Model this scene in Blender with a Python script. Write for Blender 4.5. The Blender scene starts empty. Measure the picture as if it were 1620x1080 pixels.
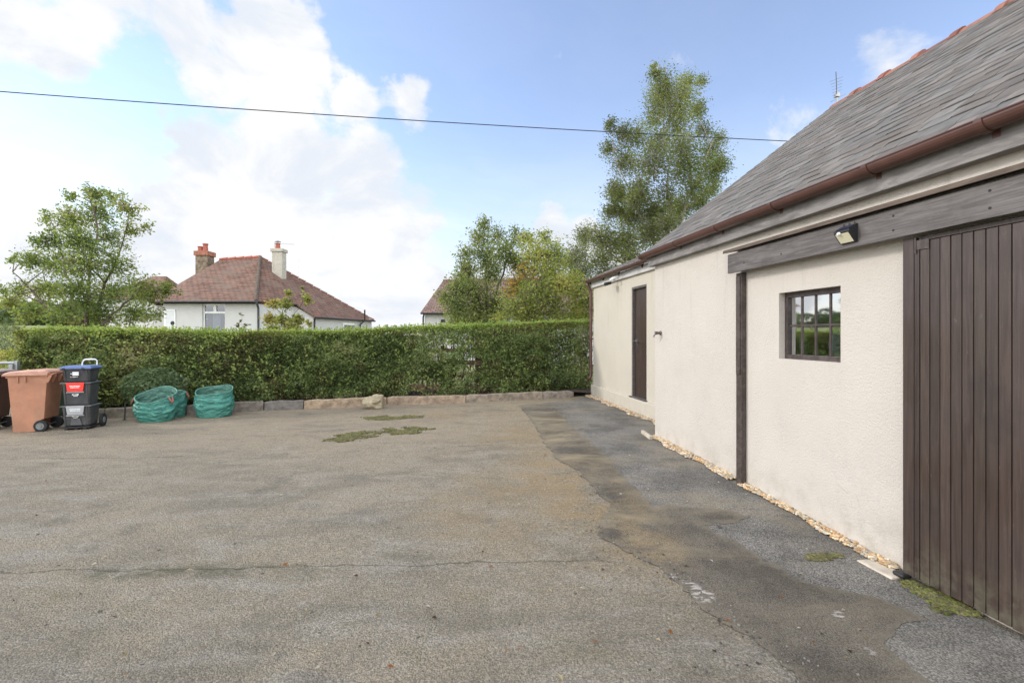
import bpy, math, random
import numpy as np
from mathutils import Vector, Matrix
random.seed(7); rng = np.random.default_rng(7)
S = bpy.context.scene
COL = S.collection
# ------------------------------------------------------------------ camera, sky, sun, exposure
F, HZ, EYE = 730.0, 530.0, 1.6            # focal length in photo pixels, horizon row, eye height
cam_d = bpy.data.cameras.new("camera"); cam = bpy.data.objects.new("camera", cam_d); COL.objects.link(cam)
cam.location = (0, 0, EYE); cam.rotation_euler = (math.pi/2, 0, 0)
cam_d.sensor_width = 36; cam_d.lens = 36*F/1620; cam_d.shift_y = -10/1620
cam_d.clip_start = 0.05; cam_d.clip_end = 3000
S.camera = cam
S.view_settings.view_transform = 'Standard'; S.view_settings.look = 'None'
S.view_settings.gamma = 1; S.view_settings.exposure = 0.84
SUN_EL = math.radians(30); SUN_AZ = math.radians(-80)      # azimuth from +Y towards +X
u_sun = Vector((math.sin(SUN_AZ)*math.cos(SUN_EL), math.cos(SUN_AZ)*math.cos(SUN_EL), math.sin(SUN_EL)))
sun_d = bpy.data.lights.new("sun", 'SUN'); sun = bpy.data.objects.new("sun", sun_d); COL.objects.link(sun)
sun_d.energy = 1.15; sun_d.angle = math.radians(10); sun_d.color = (1.0, 0.93, 0.84)
sun.rotation_euler = u_sun.to_track_quat('Z', 'Y').to_euler(); sun.location = (-10, 5, 20)

# ---- node helpers
def nd(nt, t, ins=None, **props):
    n = nt.nodes.new(t)
    for k, v in props.items(): setattr(n, k, v)
    for k, v in (ins or {}).items():
        if isinstance(v, bpy.types.NodeSocket): nt.links.new(v, n.inputs[k])
        else: n.inputs[k].default_value = v
    return n
def mth(nt, op, a, b=0.0, clamp=False):
    return nd(nt, 'ShaderNodeMath', {0: a, 1: b}, operation=op, use_clamp=clamp).outputs[0]
def c4(c): return tuple(c)+(1.0,) if len(c) == 3 else tuple(c)
def mix(nt, fac, a, b, bt='MIX'):
    n = nd(nt, 'ShaderNodeMix', {0: fac, 6: a if isinstance(a, bpy.types.NodeSocket) else c4(a), 7: b if isinstance(b, bpy.types.NodeSocket) else c4(b)}, data_type='RGBA', blend_type=bt)
    return n.outputs[2]
def mapr(nt, v, a, b, c=0.0, d=1.0, smooth=True):
    return nd(nt, 'ShaderNodeMapRange', {0: v, 1: a, 2: b, 3: c, 4: d}, interpolation_type='SMOOTHSTEP' if smooth else 'LINEAR').outputs[0]
def noise(nt, vec, scale, detail=4, rough=0.55, dist=0.0):
    return nd(nt, 'ShaderNodeTexNoise', {'Vector': vec, 'Scale': scale, 'Detail': detail, 'Roughness': rough, 'Distortion': dist}).outputs[0]
def vmul(nt, vec, s): return nd(nt, 'ShaderNodeVectorMath', {0: vec, 1: s}, operation='MULTIPLY').outputs[0]

def make_world():
    w = bpy.data.worlds.new("World"); S.world = w; w.use_nodes = True
    nt = w.node_tree; nt.nodes.clear()
    sky = nd(nt, 'ShaderNodeTexSky', sky_type='NISHITA', sun_disc=False, sun_elevation=SUN_EL, sun_rotation=SUN_AZ % (2*math.pi))
    sky.air_density = 1.0; sky.dust_density = 0.1; sky.ozone_density = 2.2
    tint = mix(nt, 1.0, sky.outputs[0], (1.25, 1.10, 1.08), 'MULTIPLY')
    bg1 = nd(nt, 'ShaderNodeBackground', {'Color': tint, 'Strength': 0.15})
    d = nd(nt, 'ShaderNodeTexCoord').outputs['Generated']
    n1 = nd(nt, 'ShaderNodeTexNoise', {'Vector': d, 'Scale': 6.5, 'Detail': 9, 'Roughness': 0.6})
    dd = nd(nt, 'ShaderNodeVectorMath', {0: n1.outputs[1], 1: (0.5, 0.5, 0.5)}, operation='SUBTRACT').outputs[0]
    dw = nd(nt, 'ShaderNodeVectorMath', {0: dd, 1: (0.17, 0.17, 0.17), 2: d}, operation='MULTIPLY_ADD').outputs[0]
    blobs = [(70,75,105,1),(150,40,85,1),(0,40,120,1),(300,70,95,1),(400,60,90,1),(475,85,85,1),(360,120,70,.9),(450,150,70,.9),(560,150,70,.9),(645,168,55,.8),(250,175,50,.7),
             (330,270,105,1),(450,260,105,1),(560,265,85,1),(250,325,90,1),(400,380,170,1.1),(560,370,135,1.05),(650,390,75,.9),(300,430,160,1.1),(480,480,180,1.1),(650,460,110,1),
             (20,335,70,.9),(70,365,80,.9),(20,430,120,1),(120,450,110,1),(870,375,60,.85),(915,395,50,.8),(800,460,100,.9),(980,450,80,.8),(1410,80,72,.40),(1240,210,88,.42),(880,110,50,.30),
             (-300,150,240,.9),(1500,500,240,.9)]
    blobs = [(a, b_, c*1.28, w) for a, b_, c, w in blobs]
    acc = None
    for (px, py, r, wt) in blobs:
        c = Vector(((px-810)/F, 1, (HZ-py)/F)); k = 1/c.length; c.normalize()
        di = nd(nt, 'ShaderNodeVectorMath', {0: dw, 1: tuple(c)}, operation='DISTANCE').outputs['Value']
        v = nd(nt, 'ShaderNodeMapRange', {0: di, 1: 0.0, 2: r/F*k*1.0, 3: wt, 4: 0.0}, interpolation_type='LINEAR').outputs[0]
        acc = v if acc is None else mth(nt, 'MAXIMUM', acc, v)
    for (px, py, r, wt) in ((90, 212, 120, .9), (590, 45, 95, .6), (232, 115, 55, .5), (20, 235, 100, .8), (300, 5, 50, .5), (190, 195, 60, .6)):     # blue gaps
        c = Vector(((px-810)/F, 1, (HZ-py)/F)); k = 1/c.length; c.normalize()
        di = nd(nt, 'ShaderNodeVectorMath', {0: dw, 1: tuple(c)}, operation='DISTANCE').outputs['Value']
        acc = mth(nt, 'SUBTRACT', acc, nd(nt, 'ShaderNodeMapRange', {0: di, 1: 0.0, 2: r/F*k*1.3, 3: wt, 4: 0.0}, interpolation_type='LINEAR').outputs[0])
    for c, r, wt in (((0, -1, .5), 1.55, 1.0), ((-1, -.1, .4), .75, .8), ((1, -.2, .3), .8, .7)):
        c = Vector(c).normalized()
        di = nd(nt, 'ShaderNodeVectorMath', {0: dw, 1: tuple(c)}, operation='DISTANCE').outputs['Value']
        v = nd(nt, 'ShaderNodeMapRange', {0: di, 1: 0.0, 2: r, 3: wt, 4: 0.0}, interpolation_type='LINEAR').outputs[0]
        acc = mth(nt, 'MAXIMUM', acc, v)
    n2 = noise(nt, vmul(nt, d, (1, 1, 1.5)), 6.5, 10, 0.62, 0.3)
    f = mth(nt, 'ADD', acc, mth(nt, 'MULTIPLY', mth(nt, 'SUBTRACT', n2, 0.53), 1.1))
    dens = mapr(nt, f, 0.12, 0.50)
    n3 = noise(nt, vmul(nt, d, (1, 1, 2.0)), 3.6, 7, 0.6, 0.4)
    ccol = mix(nt, mapr(nt, n3, 0.42, 0.62), (1.0, 1.0, 1.0), (0.80, 0.85, 0.93))
    sy = nd(nt, 'ShaderNodeSeparateXYZ', {0: d}).outputs[1]     # cloud brightness boosted out of view, overhead and behind, as added fill light
    bg2 = nd(nt, 'ShaderNodeBackground', {'Color': ccol, 'Strength': mapr(nt, sy, .58, .15, .58, 1.6)})
    # thin white veil low over the horizon
    z = nd(nt, 'ShaderNodeSeparateXYZ', {0: d}).outputs[2]
    veil = mapr(nt, z, 0.03, 0.44, 0.75, 0.10)
    fac = mth(nt, 'MAXIMUM', dens, veil)
    ms = nd(nt, 'ShaderNodeMixShader', {0: fac, 1: bg1.outputs[0], 2: bg2.outputs[0]})
    out = nd(nt, 'ShaderNodeOutputWorld', {0: ms.outputs[0]})
make_world()

# ------------------------------------------------------------------ placing helpers
def sm(t, a, b):
    t = np.clip((np.asarray(t, float)-a)/(b-a), 0, 1); return t*t*(3-2*t)
def gh(x, y):                              # ground height: the yard rises a little towards the far right
    return 0.125*sm(x, -3.5, 1.5)*sm(y, 2.5, 6.5)
def P(px, py, Y): return Vector(((px-810)/F*Y, Y, EYE+(HZ-py)/F*Y))
def G(px, py):
    Y = EYE*F/(py-HZ)
    for _ in range(20):
        Y = (EYE-float(gh((px-810)/F*Y, Y)))*F/(py-HZ)
    x = (px-810)/F*Y
    return Vector((x, Y, float(gh(x, Y))))
W0 = Vector((2.63, 3.12, 0)); WD = Vector((-.1556, .9878, 0)); WN = Vector((-.9878, -.1556, 0))
def W(l, o, z): return W0 + WD*l + WN*o + Vector((0, 0, z))

_perm = rng.random((32, 32, 32))
def vnoise(p):
    p = np.asarray(p, float); i = np.floor(p).astype(int); f = p-i; f = f*f*(3-2*f); r = 0
    for a in (0, 1):
        for b in (0, 1):
            for c in (0, 1):
                w = (f[..., 0] if a else 1-f[..., 0])*(f[..., 1] if b else 1-f[..., 1])*(f[..., 2] if c else 1-f[..., 2])
                r = r + w*_perm[(i[..., 0]+a) % 32, (i[..., 1]+b) % 32, (i[..., 2]+c) % 32]
    return r
def fbm(p, o=3):
    p = np.asarray(p, float); return sum(vnoise(p*2**k+k*7.3)*.5**k for k in range(o))/sum(.5**k for k in range(o))

class MB:
    def __init__(s): s.v = []; s.f = []; s.c = []; s.uv = {}
    def vert(s, p, c=(1, 1, 1)): s.v.append(tuple(p)); s.c.append(tuple(c)); return len(s.v)-1
    def face(s, pts, c=(1, 1, 1), uv=None):
        b = len(s.v)
        for p in pts: s.vert(p, c)
        s.f.append(tuple(range(b, b+len(pts))))
        if uv: s.uv[len(s.f)-1] = uv
    def hexa(s, p, c=(1, 1, 1)):           # 8 points: bottom ring 0-3, top ring 4-7
        b = len(s.v)
        for q in p: s.vert(q, c)
        for f in ((0, 3, 2, 1), (4, 5, 6, 7), (0, 1, 5, 4), (1, 2, 6, 5), (2, 3, 7, 6), (3, 0, 4, 7)): s.f.append(tuple(b+i for i in f))
    def box(s, x0, x1, y0, y1, z0, z1, c=(1, 1, 1), T=None):
        p = [(x0, y0, z0), (x1, y0, z0), (x1, y1, z0), (x0, y1, z0), (x0, y0, z1), (x1, y0, z1), (x1, y1, z1), (x0, y1, z1)]
        s.hexa([T(Vector(q)) if T else q for q in p], c)
    def wbox(s, l0, l1, o0, o1, z0, z1, c=(1, 1, 1)):
        s.box(l0, l1, o0, o1, z0, z1, c, lambda q: W(q.x, q.y, q.z))
    def tube(s, pts, rad, n=8, c=(1, 1, 1), cap=True):
        pts = [Vector(p) for p in pts]
        if not hasattr(rad, '__len__'): rad = [rad]*len(pts)
        t0 = (pts[1]-pts[0]).normalized(); a = Vector((0, 0, 1)) if abs(t0.z) < .9 else Vector((1, 0, 0))
        u = t0.cross(a).normalized(); rings = []
        for i, p in enumerate(pts):
            t = (pts[min(i+1, len(pts)-1)]-pts[max(i-1, 0)]).normalized()
            u = (u-t*u.dot(t)).normalized(); w = t.cross(u)
            rings.append([s.vert(p+(u*math.cos(2*math.pi*k/n)+w*math.sin(2*math.pi*k/n))*rad[i], c) for k in range(n)])
        for i in range(len(pts)-1):
            for k in range(n): s.f.append((rings[i][k], rings[i][(k+1) % n], rings[i+1][(k+1) % n], rings[i+1][k]))
        if cap: s.f.append(tuple(reversed(rings[0]))); s.f.append(tuple(rings[-1]))
    def disc_ring(s, c0, axis, prof, n=20, c=(1, 1, 1)):    # lathe round an axis; prof = (radius, along)
        axis = Vector(axis).normalized(); a = Vector((0, 0, 1)) if abs(axis.z) < .9 else Vector((1, 0, 0))
        u = axis.cross(a).normalized(); w = axis.cross(u); rings = []
        for (r, h) in prof: rings.append([s.vert(Vector(c0)+axis*h+(u*math.cos(2*math.pi*k/n)+w*math.sin(2*math.pi*k/n))*r, c) for k in range(n)])
        for i in range(len(prof)-1):
            for k in range(n): s.f.append((rings[i][k], rings[i][(k+1) % n], rings[i+1][(k+1) % n], rings[i+1][k]))
        s.f.append(tuple(reversed(rings[0]))); s.f.append(tuple(rings[-1]))
    def build(s, name, m, parent=None, smooth=False, bevel=0, local=False):
        v = np.array(s.v, float)
        if parent is not None and not local:
            off = Vector((0, 0, 0)); q = parent
            while q: off += q.location; q = q.parent
            v = v-np.array(off)
        me = bpy.data.meshes.new(name); me.from_pydata([tuple(x) for x in v], [], s.f)
        ca = me.color_attributes.new('Col', 'FLOAT_COLOR', 'POINT')
        c = np.ones((len(s.v), 4), np.float32); c[:, :3] = np.array(s.c, np.float32)
        ca.data.foreach_set('color', c.ravel())
        if s.uv:
            ul = me.uv_layers.new(name='UVMap')
            for i, uvs in s.uv.items():
                for li, q in zip(me.polygons[i].loop_indices, uvs): ul.data[li].uv = q
        if smooth: me.polygons.foreach_set('use_smooth', [True]*len(me.polygons))
        me.materials.append(m); me.update()
        o = bpy.data.objects.new(name, me); COL.objects.link(o)
        if parent is not None: o.parent = parent
        if bevel:
            b = o.modifiers.new('bevel', 'BEVEL'); b.width = bevel; b.segments = 2; b.limit_method = 'ANGLE'
        return o
def tag(o, label=None, cat=None, group=None, kind=None):
    if label: o['label'] = label
    if cat: o['category'] = cat
    if group: o['group'] = group
    if kind: o['kind'] = kind
    return o
def thing(name, loc, label, cat, group=None, rz=0):
    o = bpy.data.objects.new(name, None); COL.objects.link(o); o.location = loc; o.rotation_euler = (0, 0, rz); o.empty_display_size = .2
    return tag(o, label, cat, group)

# ------------------------------------------------------------------ materials
def mat(name):
    m = bpy.data.materials.new(name); m.use_nodes = True; nt = m.node_tree
    return m, nt, nt.nodes['Principled BSDF']
def setc(nt, b, **k):
    for n, v in k.items():
        n = n.replace('_', ' ')
        if isinstance(v, bpy.types.NodeSocket): nt.links.new(v, b.inputs[n])
        else: b.inputs[n].default_value = c4(v) if n == 'Base Color' else v
def pos(nt): return nd(nt, 'ShaderNodeNewGeometry').outputs['Position']
def bump(nt, b, h, strength=.5, dist=.01):
    n = nd(nt, 'ShaderNodeBump', {'Strength': strength, 'Distance': dist, 'Height': h}); nt.links.new(n.outputs[0], b.inputs['Normal'])
def vcol(nt): return nd(nt, 'ShaderNodeVertexColor', layer_name='Col').outputs[0]
def simple(name, col, rough=.6, var=.25, scale=8, bumps=0.0, bscale=60, attr=False, spec=.4, metal=0, stretch=(1, 1, 1), dirt=0):
    m, nt, b = mat(name); p = vmul(nt, pos(nt), stretch)
    n = noise(nt, p, scale, 6, .65)
    dark = tuple(x*(1-var) for x in col); lite = tuple(min(1, x*(1+var)) for x in col)
    c = mix(nt, mapr(nt, n, .3, .7), dark, lite)
    if attr: c = mix(nt, 1.0, c, vcol(nt), 'MULTIPLY')
    setc(nt, b, Base_Color=c, Roughness=rough, Metallic=metal); b.inputs['Specular IOR Level'].default_value = spec
    if dirt:
        z = nd(nt, 'ShaderNodeSeparateXYZ', {0: pos(nt)}).outputs[2]; dn = noise(nt, vmul(nt, pos(nt), (1, 1, .5)), 7, 6, .7)
        k = mth(nt, 'MULTIPLY', mapr(nt, z, .0, .55, 1, .25), mapr(nt, dn, .42, .72, 0, dirt)); nc = mix(nt, k, c, (.27, .22, .16)); setc(nt, b, Base_Color=nc)
    if bumps: bump(nt, b, noise(nt, p, bscale, 4, .6), bumps, .01)
    return m

STAINS = [(G(q[0], q[1]).x, G(q[0], q[1]).y, q[2], q[3]) for q in ((900, 745, .9, .8), (955, 800, .7, .9), (830, 690, .9, .6), (880, 660, .7, .6), (1000, 850, .45, .9), (1050, 880, .35, .8), (780, 800, .9, .45), (700, 655, 1.0, .5))]
def m_yard():
    m, nt, b = mat('weathered_tarmac'); p = pos(nt)
    sx = nd(nt, 'ShaderNodeSeparateXYZ', {0: p}); X, Y = sx.outputs[0], sx.outputs[1]
    big = noise(nt, vmul(nt, p, (.55, 1, 1)), .9, 6, .62, .5); mid = noise(nt, vmul(nt, p, (.5, 1.2, 1)), 3.2, 6, .65, .3); fine = noise(nt, p, 38, 5, .75)
    c = mix(nt, mapr(nt, big, .33, .66), (.235, .21, .165), (.385, .325, .235))
    c = mix(nt, mapr(nt, mid, .42, .72), c, (.395, .36, .30))
    c = mix(nt, mapr(nt, noise(nt, p, 1.7, 5, .6), .54, .72, 0, .55), c, (.135, .127, .112))
    far = mapr(nt, Y, 3.6, 8.0, 0, .8)                      # silt washed to the far side of the yard
    c = mix(nt, mth(nt, 'MULTIPLY', far, mapr(nt, mid, .3, .58)), c, (.42, .34, .235))
    tr_ = mth(nt, 'MULTIPLY', mapr(nt, X, -1.6, .8), mapr(nt, Y, 2.2, 4.0, 0, .6)); c = mix(nt, mth(nt, 'MULTIPLY', tr_, mapr(nt, noise(nt, p, 1.4, 5, .6), .4, .62)), c, (.34, .26, .15))
    moss_ = mth(nt, 'MULTIPLY', mapr(nt, noise(nt, p, 2.4, 6, .7), .53, .75), mapr(nt, Y, 4.2, 2.2, 0, .6))
    c = mix(nt, moss_, c, (.20, .19, .085))
    vor = nd(nt, 'ShaderNodeTexVoronoi', {'Vector': p, 'Scale': 120.0}); vd, vc = vor.outputs['Distance'], vor.outputs['Color']
    vs = nd(nt, 'ShaderNodeSeparateColor', {0: vc}).outputs[0]
    c = mix(nt, mapr(nt, vs, .0, 1., .0, .5, False), mix(nt, .5, c, (.05, .048, .045)), c, 'MIX') if False else mix(nt, 1.0, c, nd(nt, 'ShaderNodeCombineColor', {0: mapr(nt, vs, 0, 1, .70, 1.27, False), 1: mapr(nt, vs, 0, 1, .71, 1.26, False), 2: mapr(nt, vs, 0, 1, .72, 1.25, False)}).outputs[0], 'MULTIPLY')
    c = mix(nt, mapr(nt, vd, .3, .75, 0, .38), c, (.07, .062, .05))
    st = mapr(nt, noise(nt, vmul(nt, p, (.45, 1.1, 1)), 2.1, 7, .7, 1.2), .56, .70, 0, .38); c = mix(nt, st, c, (.15, .138, .118))
    c = mix(nt, mapr(nt, fine, .62, .75, 0, .35), c, (.07, .066, .06))
    pale = mth(nt, 'MULTIPLY', mapr(nt, noise(nt, p, 1.3, 4, .6), .60, .74), mapr(nt, noise(nt, p, 22, 4, .7), .45, .6, 0, .55))
    c = mix(nt, pale, c, (.48, .45, .42))
    v2 = nd(nt, 'ShaderNodeTexVoronoi', {'Vector': p, 'Scale': 46.0}); r2 = nd(nt, 'ShaderNodeSeparateColor', {0: v2.outputs['Color']}); d2 = v2.outputs['Distance']
    chip = mth(nt, 'MULTIPLY', mapr(nt, d2, .24, .36, 1, 0), mapr(nt, r2.outputs[0], .80, .84))
    c = mix(nt, mth(nt, 'MULTIPLY', chip, .7), c, mix(nt, r2.outputs[1], (.10, .095, .085), (.46, .42, .36)))
    for (sx_, sy_, sr_, sa_) in STAINS:
        ds = nd(nt, 'ShaderNodeVectorMath', {0: vmul(nt, p, (1, .8, 0)), 1: (sx_, sy_*.8, 0)}, operation='DISTANCE').outputs['Value']
        c = mix(nt, mth(nt, 'MULTIPLY', mapr(nt, ds, sr_*.25, sr_, sa_, 0), mapr(nt, noise(nt, vmul(nt, p, (.7, 1.3, 1)), 2.6, 6, .65, .5), .36, .62)), c, (.33, .24, .13))
    gr_ = noise(nt, p, 55, 6, .8); c = mix(nt, mapr(nt, gr_, .40, .58, .34, 0), c, (.075, .068, .056)); c = mix(nt, mapr(nt, gr_, .52, .68, 0, .5), c, (.42, .38, .32))
    md = noise(nt, p, 8, 6, .7, .4); c = mix(nt, mapr(nt, md, .34, .5, .24, 0), c, (.13, .118, .095)); 
    pit = mapr(nt, noise(nt, p, 17, 2, .5), .71, .745, 0, .75); c = mix(nt, pit, c, (.05, .047, .04))
    # cracks
    wob = mth(nt, 'MULTIPLY', mth(nt, 'SUBTRACT', noise(nt, p, 2.2, 6, .7), .5), .26)
    wid = noise(nt, p, 3.1, 4, .6); crack = None
    for a, k, x0, x1, w in ((3.24, .035, -6, .95, .016), (6.3, .052, -9, -3.9, .022), (6.42, .12, -1.2, .6, .022), (4.55, -.05, -5, -3.0, .008)):
        yc = mth(nt, 'ADD', mth(nt, 'MULTIPLY_ADD', X, k), wob)
        nn = nt.nodes[-1]
        line = nd(nt, 'ShaderNodeMath', {0: X, 1: k, 2: a}, operation='MULTIPLY_ADD').outputs[0]
        d = mth(nt, 'ABSOLUTE', mth(nt, 'SUBTRACT', mth(nt, 'SUBTRACT', Y, line), wob))
        ww = mapr(nt, wid, .36, .66, w*.25, w*1.5, False)
        k1 = mth(nt, 'SUBTRACT', 1.0, mth(nt, 'DIVIDE', d, ww), True)
        k2 = mth(nt, 'MULTIPLY', mapr(nt, X, x0, x0+.4), mapr(nt, X, x1-.5, x1, 1, 0))
        kk = mth(nt, 'MULTIPLY', k1, k2); crack = kk if crack is None else mth(nt, 'MAXIMUM', crack, kk)
    c = mix(nt, mapr(nt, crack, 0, .8, 0, .5), c, (.055, .05, .036))
    line = nd(nt, 'ShaderNodeMath', {0: X, 1: .035, 2: 3.20}, operation='MULTIPLY_ADD').outputs[0]
    da = mth(nt, 'ABSOLUTE', mth(nt, 'SUBTRACT', Y, line)); ws_ = mth(nt, 'MULTIPLY', mapr(nt, da, .0, .16, 1, 0), mth(nt, 'MULTIPLY', mapr(nt, X, -3.2, -2.6), mapr(nt, X, -1.9, -1.0, 1, 0)))
    c = mix(nt, mth(nt, 'MULTIPLY', ws_, mapr(nt, noise(nt, p, 6, 5, .7), .38, .6, 0, .75)), c, (.075, .075, .045))
    setc(nt, b, Base_Color=c, Roughness=.93); b.inputs['Specular IOR Level'].default_value = .25
    h = mth(nt, 'ADD', mth(nt, 'MULTIPLY', vd, -.9), mth(nt, 'ADD', mth(nt, 'ADD', mth(nt, 'MULTIPLY', fine, 1.1), mth(nt, 'ADD', mth(nt, 'MULTIPLY', gr_, 1.3), mth(nt, 'MULTIPLY', pit, -.6))), mth(nt, 'ADD', mth(nt, 'MULTIPLY', mid, .8), mth(nt, 'MULTIPLY', crack, -1.2))))
    bump(nt, b, h, .8, .014); return m
def m_asphalt(name, base, scale, dust=.0, fleck=.2, marks=(), edge=(.185, .162, .125)):
    m, nt, b = mat(name); p = pos(nt)
    vor = nd(nt, 'ShaderNodeTexVoronoi', {'Vector': p, 'Scale': scale}); vd = vor.outputs['Distance']
    vs = nd(nt, 'ShaderNodeSeparateColor', {0: vor.outputs['Color']}).outputs[0]
    c = mix(nt, mapr(nt, noise(nt, p, 1.8, 6, .65), .35, .65), tuple(x*.75 for x in base), tuple(x*1.25 for x in base))
    if marks:
        for (sx_, sy_, sr_, sa_) in STAINS:
            ds = nd(nt, 'ShaderNodeVectorMath', {0: vmul(nt, p, (1, .8, 0)), 1: (sx_, sy_*.8, 0)}, operation='DISTANCE').outputs['Value']
            c = mix(nt, mth(nt, 'MULTIPLY', mapr(nt, ds, sr_*.25, sr_, sa_*.62, 0), mapr(nt, noise(nt, vmul(nt, p, (.7, 1.3, 1)), 2.6, 6, .65, .5), .38, .62)), c, (.30, .225, .13))
    f = mapr(nt, vs, 0, 1, 1-fleck*2, 1+fleck*2.4, False)
    c = mix(nt, 1.0, c, nd(nt, 'ShaderNodeCombineColor', {0: f, 1: f, 2: f}).outputs[0], 'MULTIPLY')
    c = mix(nt, mapr(nt, vd, .35, .8, 0, .6), c, (.03, .03, .03))
    sx = nd(nt, 'ShaderNodeSeparateXYZ', {0: p}); Y = sx.outputs[1]
    if dust:
        dn = noise(nt, vmul(nt, p, (.6, 1.3, 1)), 1.6, 6, .65, .4)
        c = mix(nt, mth(nt, 'MULTIPLY', mapr(nt, dn, .42, .7), mapr(nt, Y, 2.8, 4.2, dust*.3, dust)), c, (.30, .25, .165))
    sp = noise(nt, p, 7, 3, .5)
    c = mix(nt, mapr(nt, sp, .735, .76, 0, .7), c, (.42, .40, .37))
    for (x, y, r) in marks:
        d = nd(nt, 'ShaderNodeVectorMath', {0: p, 1: (x, y, 0.03)}, operation='DISTANCE').outputs['Value']
        k = mth(nt, 'MULTIPLY', mapr(nt, d, r*.4, r, 1, 0), mapr(nt, noise(nt, vmul(nt, p, (1, 2.5, 1)), 14, 4, .6), .5, .6))
        c = mix(nt, k, c, (.46, .43, .40))
    e = nd(nt, 'ShaderNodeSeparateColor', {0: vcol(nt)}).outputs[0]
    we = mth(nt, 'ADD', e, mth(nt, 'MULTIPLY', mth(nt, 'SUBTRACT', noise(nt, p, 7, 8, .8), .42), 2.8))
    c = mix(nt, mapr(nt, we, .0, .75, .72, 0), c, edge)
    setc(nt, b, Base_Color=c, Roughness=.95); b.inputs['Specular IOR Level'].default_value = .2
    bump(nt, b, mth(nt, 'ADD', mth(nt, 'MULTIPLY', vd, -1), mth(nt, 'MULTIPLY', noise(nt, p, 40, 4, .7), .8)), .6, .01); return m
def m_render(name, col, bstr=.55, bscale=42, dirt=True):
    m, nt, b = mat(name); p = pos(nt)
    c = mix(nt, mapr(nt, noise(nt, p, 1.6, 6, .6), .3, .7), tuple(x*.95 for x in col), col)
    n1 = noise(nt, p, bscale, 5, .6); vor = nd(nt, 'ShaderNodeTexVoronoi', {'Vector': p, 'Scale': bscale*1.1, }).outputs['Distance']
    if dirt:
        z = nd(nt, 'ShaderNodeSeparateXYZ', {0: p}).outputs[2]
        k = mth(nt, 'MULTIPLY', mapr(nt, z, .02, .5, 1, 0), mapr(nt, noise(nt, p, 5, 6, .7), .38, .7, 0, .75))
        c = mix(nt, k, c, (.34, .31, .25))
        k = mth(nt, 'MULTIPLY', mapr(nt, noise(nt, p, 2.1, 6, .75), .50, .72), mapr(nt, n1, .4, .62, 0, .5))
        c = mix(nt, k, c, (.40, .375, .335))
    if dirt:
        run = noise(nt, vmul(nt, p, (1, 1, .07)), 9, 5, .6); zz = nd(nt, 'ShaderNodeSeparateXYZ', {0: p}).outputs[2]
        c = mix(nt, mth(nt, 'MULTIPLY', mapr(nt, run, .52, .72, 0, .45), mapr(nt, zz, 1.2, 2.6, .15, 1)), c, tuple(x*.72 for x in col))
        vv = nd(nt, 'ShaderNodeTexVoronoi', {'Vector': nd(nt, 'ShaderNodeVectorMath', {0: vmul(nt, p, (1, 1, .7)), 1: noise(nt, p, 3, 5, .7)}, operation='ADD').outputs[0], 'Scale': 1.1}, feature='DISTANCE_TO_EDGE').outputs['Distance']
        c = mix(nt, mth(nt, 'MULTIPLY', mapr(nt, vv, .0035, .0, 0, .5), mapr(nt, noise(nt, p, 1.5, 3, .5), .5, .6)), c, tuple(x*.5 for x in col))
    c = mix(nt, mapr(nt, n1, .35, .25, 0, .35), c, tuple(x*.6 for x in col))
    setc(nt, b, Base_Color=c, Roughness=.85); b.inputs['Specular IOR Level'].default_value = .3
    bump(nt, b, mth(nt, 'ADD', n1, mth(nt, 'MULTIPLY', vor, -.6)), bstr, .022); return m
def m_wood(name, col, lite, rough=.6, axis=(1, 1, 1), spec=.4, attr=False):
    m, nt, b = mat(name); p = vmul(nt, pos(nt), axis)
    n = noise(nt, p, 14, 7, .7, 1.2); n2 = noise(nt, pos(nt), 3, 5, .6)
    c = mix(nt, mapr(nt, n, .35, .68), col, lite); c = mix(nt, mapr(nt, n2, .5, .75, 0, .6), c, tuple(x*.6 for x in col))
    if attr:
        c = mix(nt, 1.0, c, vcol(nt), 'MULTIPLY'); z = nd(nt, 'ShaderNodeSeparateXYZ', {0: pos(nt)}).outputs[2]
        sc = noise(nt, vmul(nt, pos(nt), (5, 5, .9)), 9, 6, .75, .6); c = mix(nt, mapr(nt, sc, .60, .74, 0, .5), c, (.16, .13, .11))
        c = mix(nt, mth(nt, 'MULTIPLY', mapr(nt, z, .02, .4, 1, 0), mapr(nt, noise(nt, pos(nt), 8, 5, .7), .4, .65, 0, .6)), c, (.13, .125, .085))
        rough = mapr(nt, n2, .3, .7, rough-.06, rough+.16)
    setc(nt, b, Base_Color=c, Roughness=rough); b.inputs['Specular IOR Level'].default_value = spec
    bump(nt, b, n, .3, .004); return m
def m_attr(name, rough=.8, bstr=.4, bscale=30, trans=0, lichen=None, var=(.72, 1.2), spec=.3):
    m, nt, b = mat(name); p = pos(nt); c = vcol(nt)
    n = noise(nt, p, 9, 6, .65)
    c = mix(nt, 1.0, c, mix(nt, mapr(nt, n, .3, .7), (var[0],)*3, (var[1],)*3), 'MULTIPLY')
    if lichen: c = mix(nt, mapr(nt, noise(nt, p, 11, 6, .75), .55, .72, 0, .6), c, lichen)
    setc(nt, b, Base_Color=c, Roughness=rough); b.inputs['Specular IOR Level'].default_value = spec
    if bstr: bump(nt, b, noise(nt, p, bscale, 5, .65), bstr, .01)
    return m
def m_leaf(name, tr=.35, rough=.5):
    m, nt, b = mat(name); c = vcol(nt)
    setc(nt, b, Base_Color=c, Roughness=.7); b.inputs['Specular IOR Level'].default_value = .12
    t = nd(nt, 'ShaderNodeBsdfTranslucent', {'Color': mix(nt, 1.0, c, (1.3, 1.25, .6), 'MULTIPLY')})
    ms = nd(nt, 'ShaderNodeMixShader', {0: tr, 1: b.outputs[0], 2: t.outputs[0]})
    nt.links.new(ms.outputs[0], nt.nodes['Material Output'].inputs[0]); return m
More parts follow.
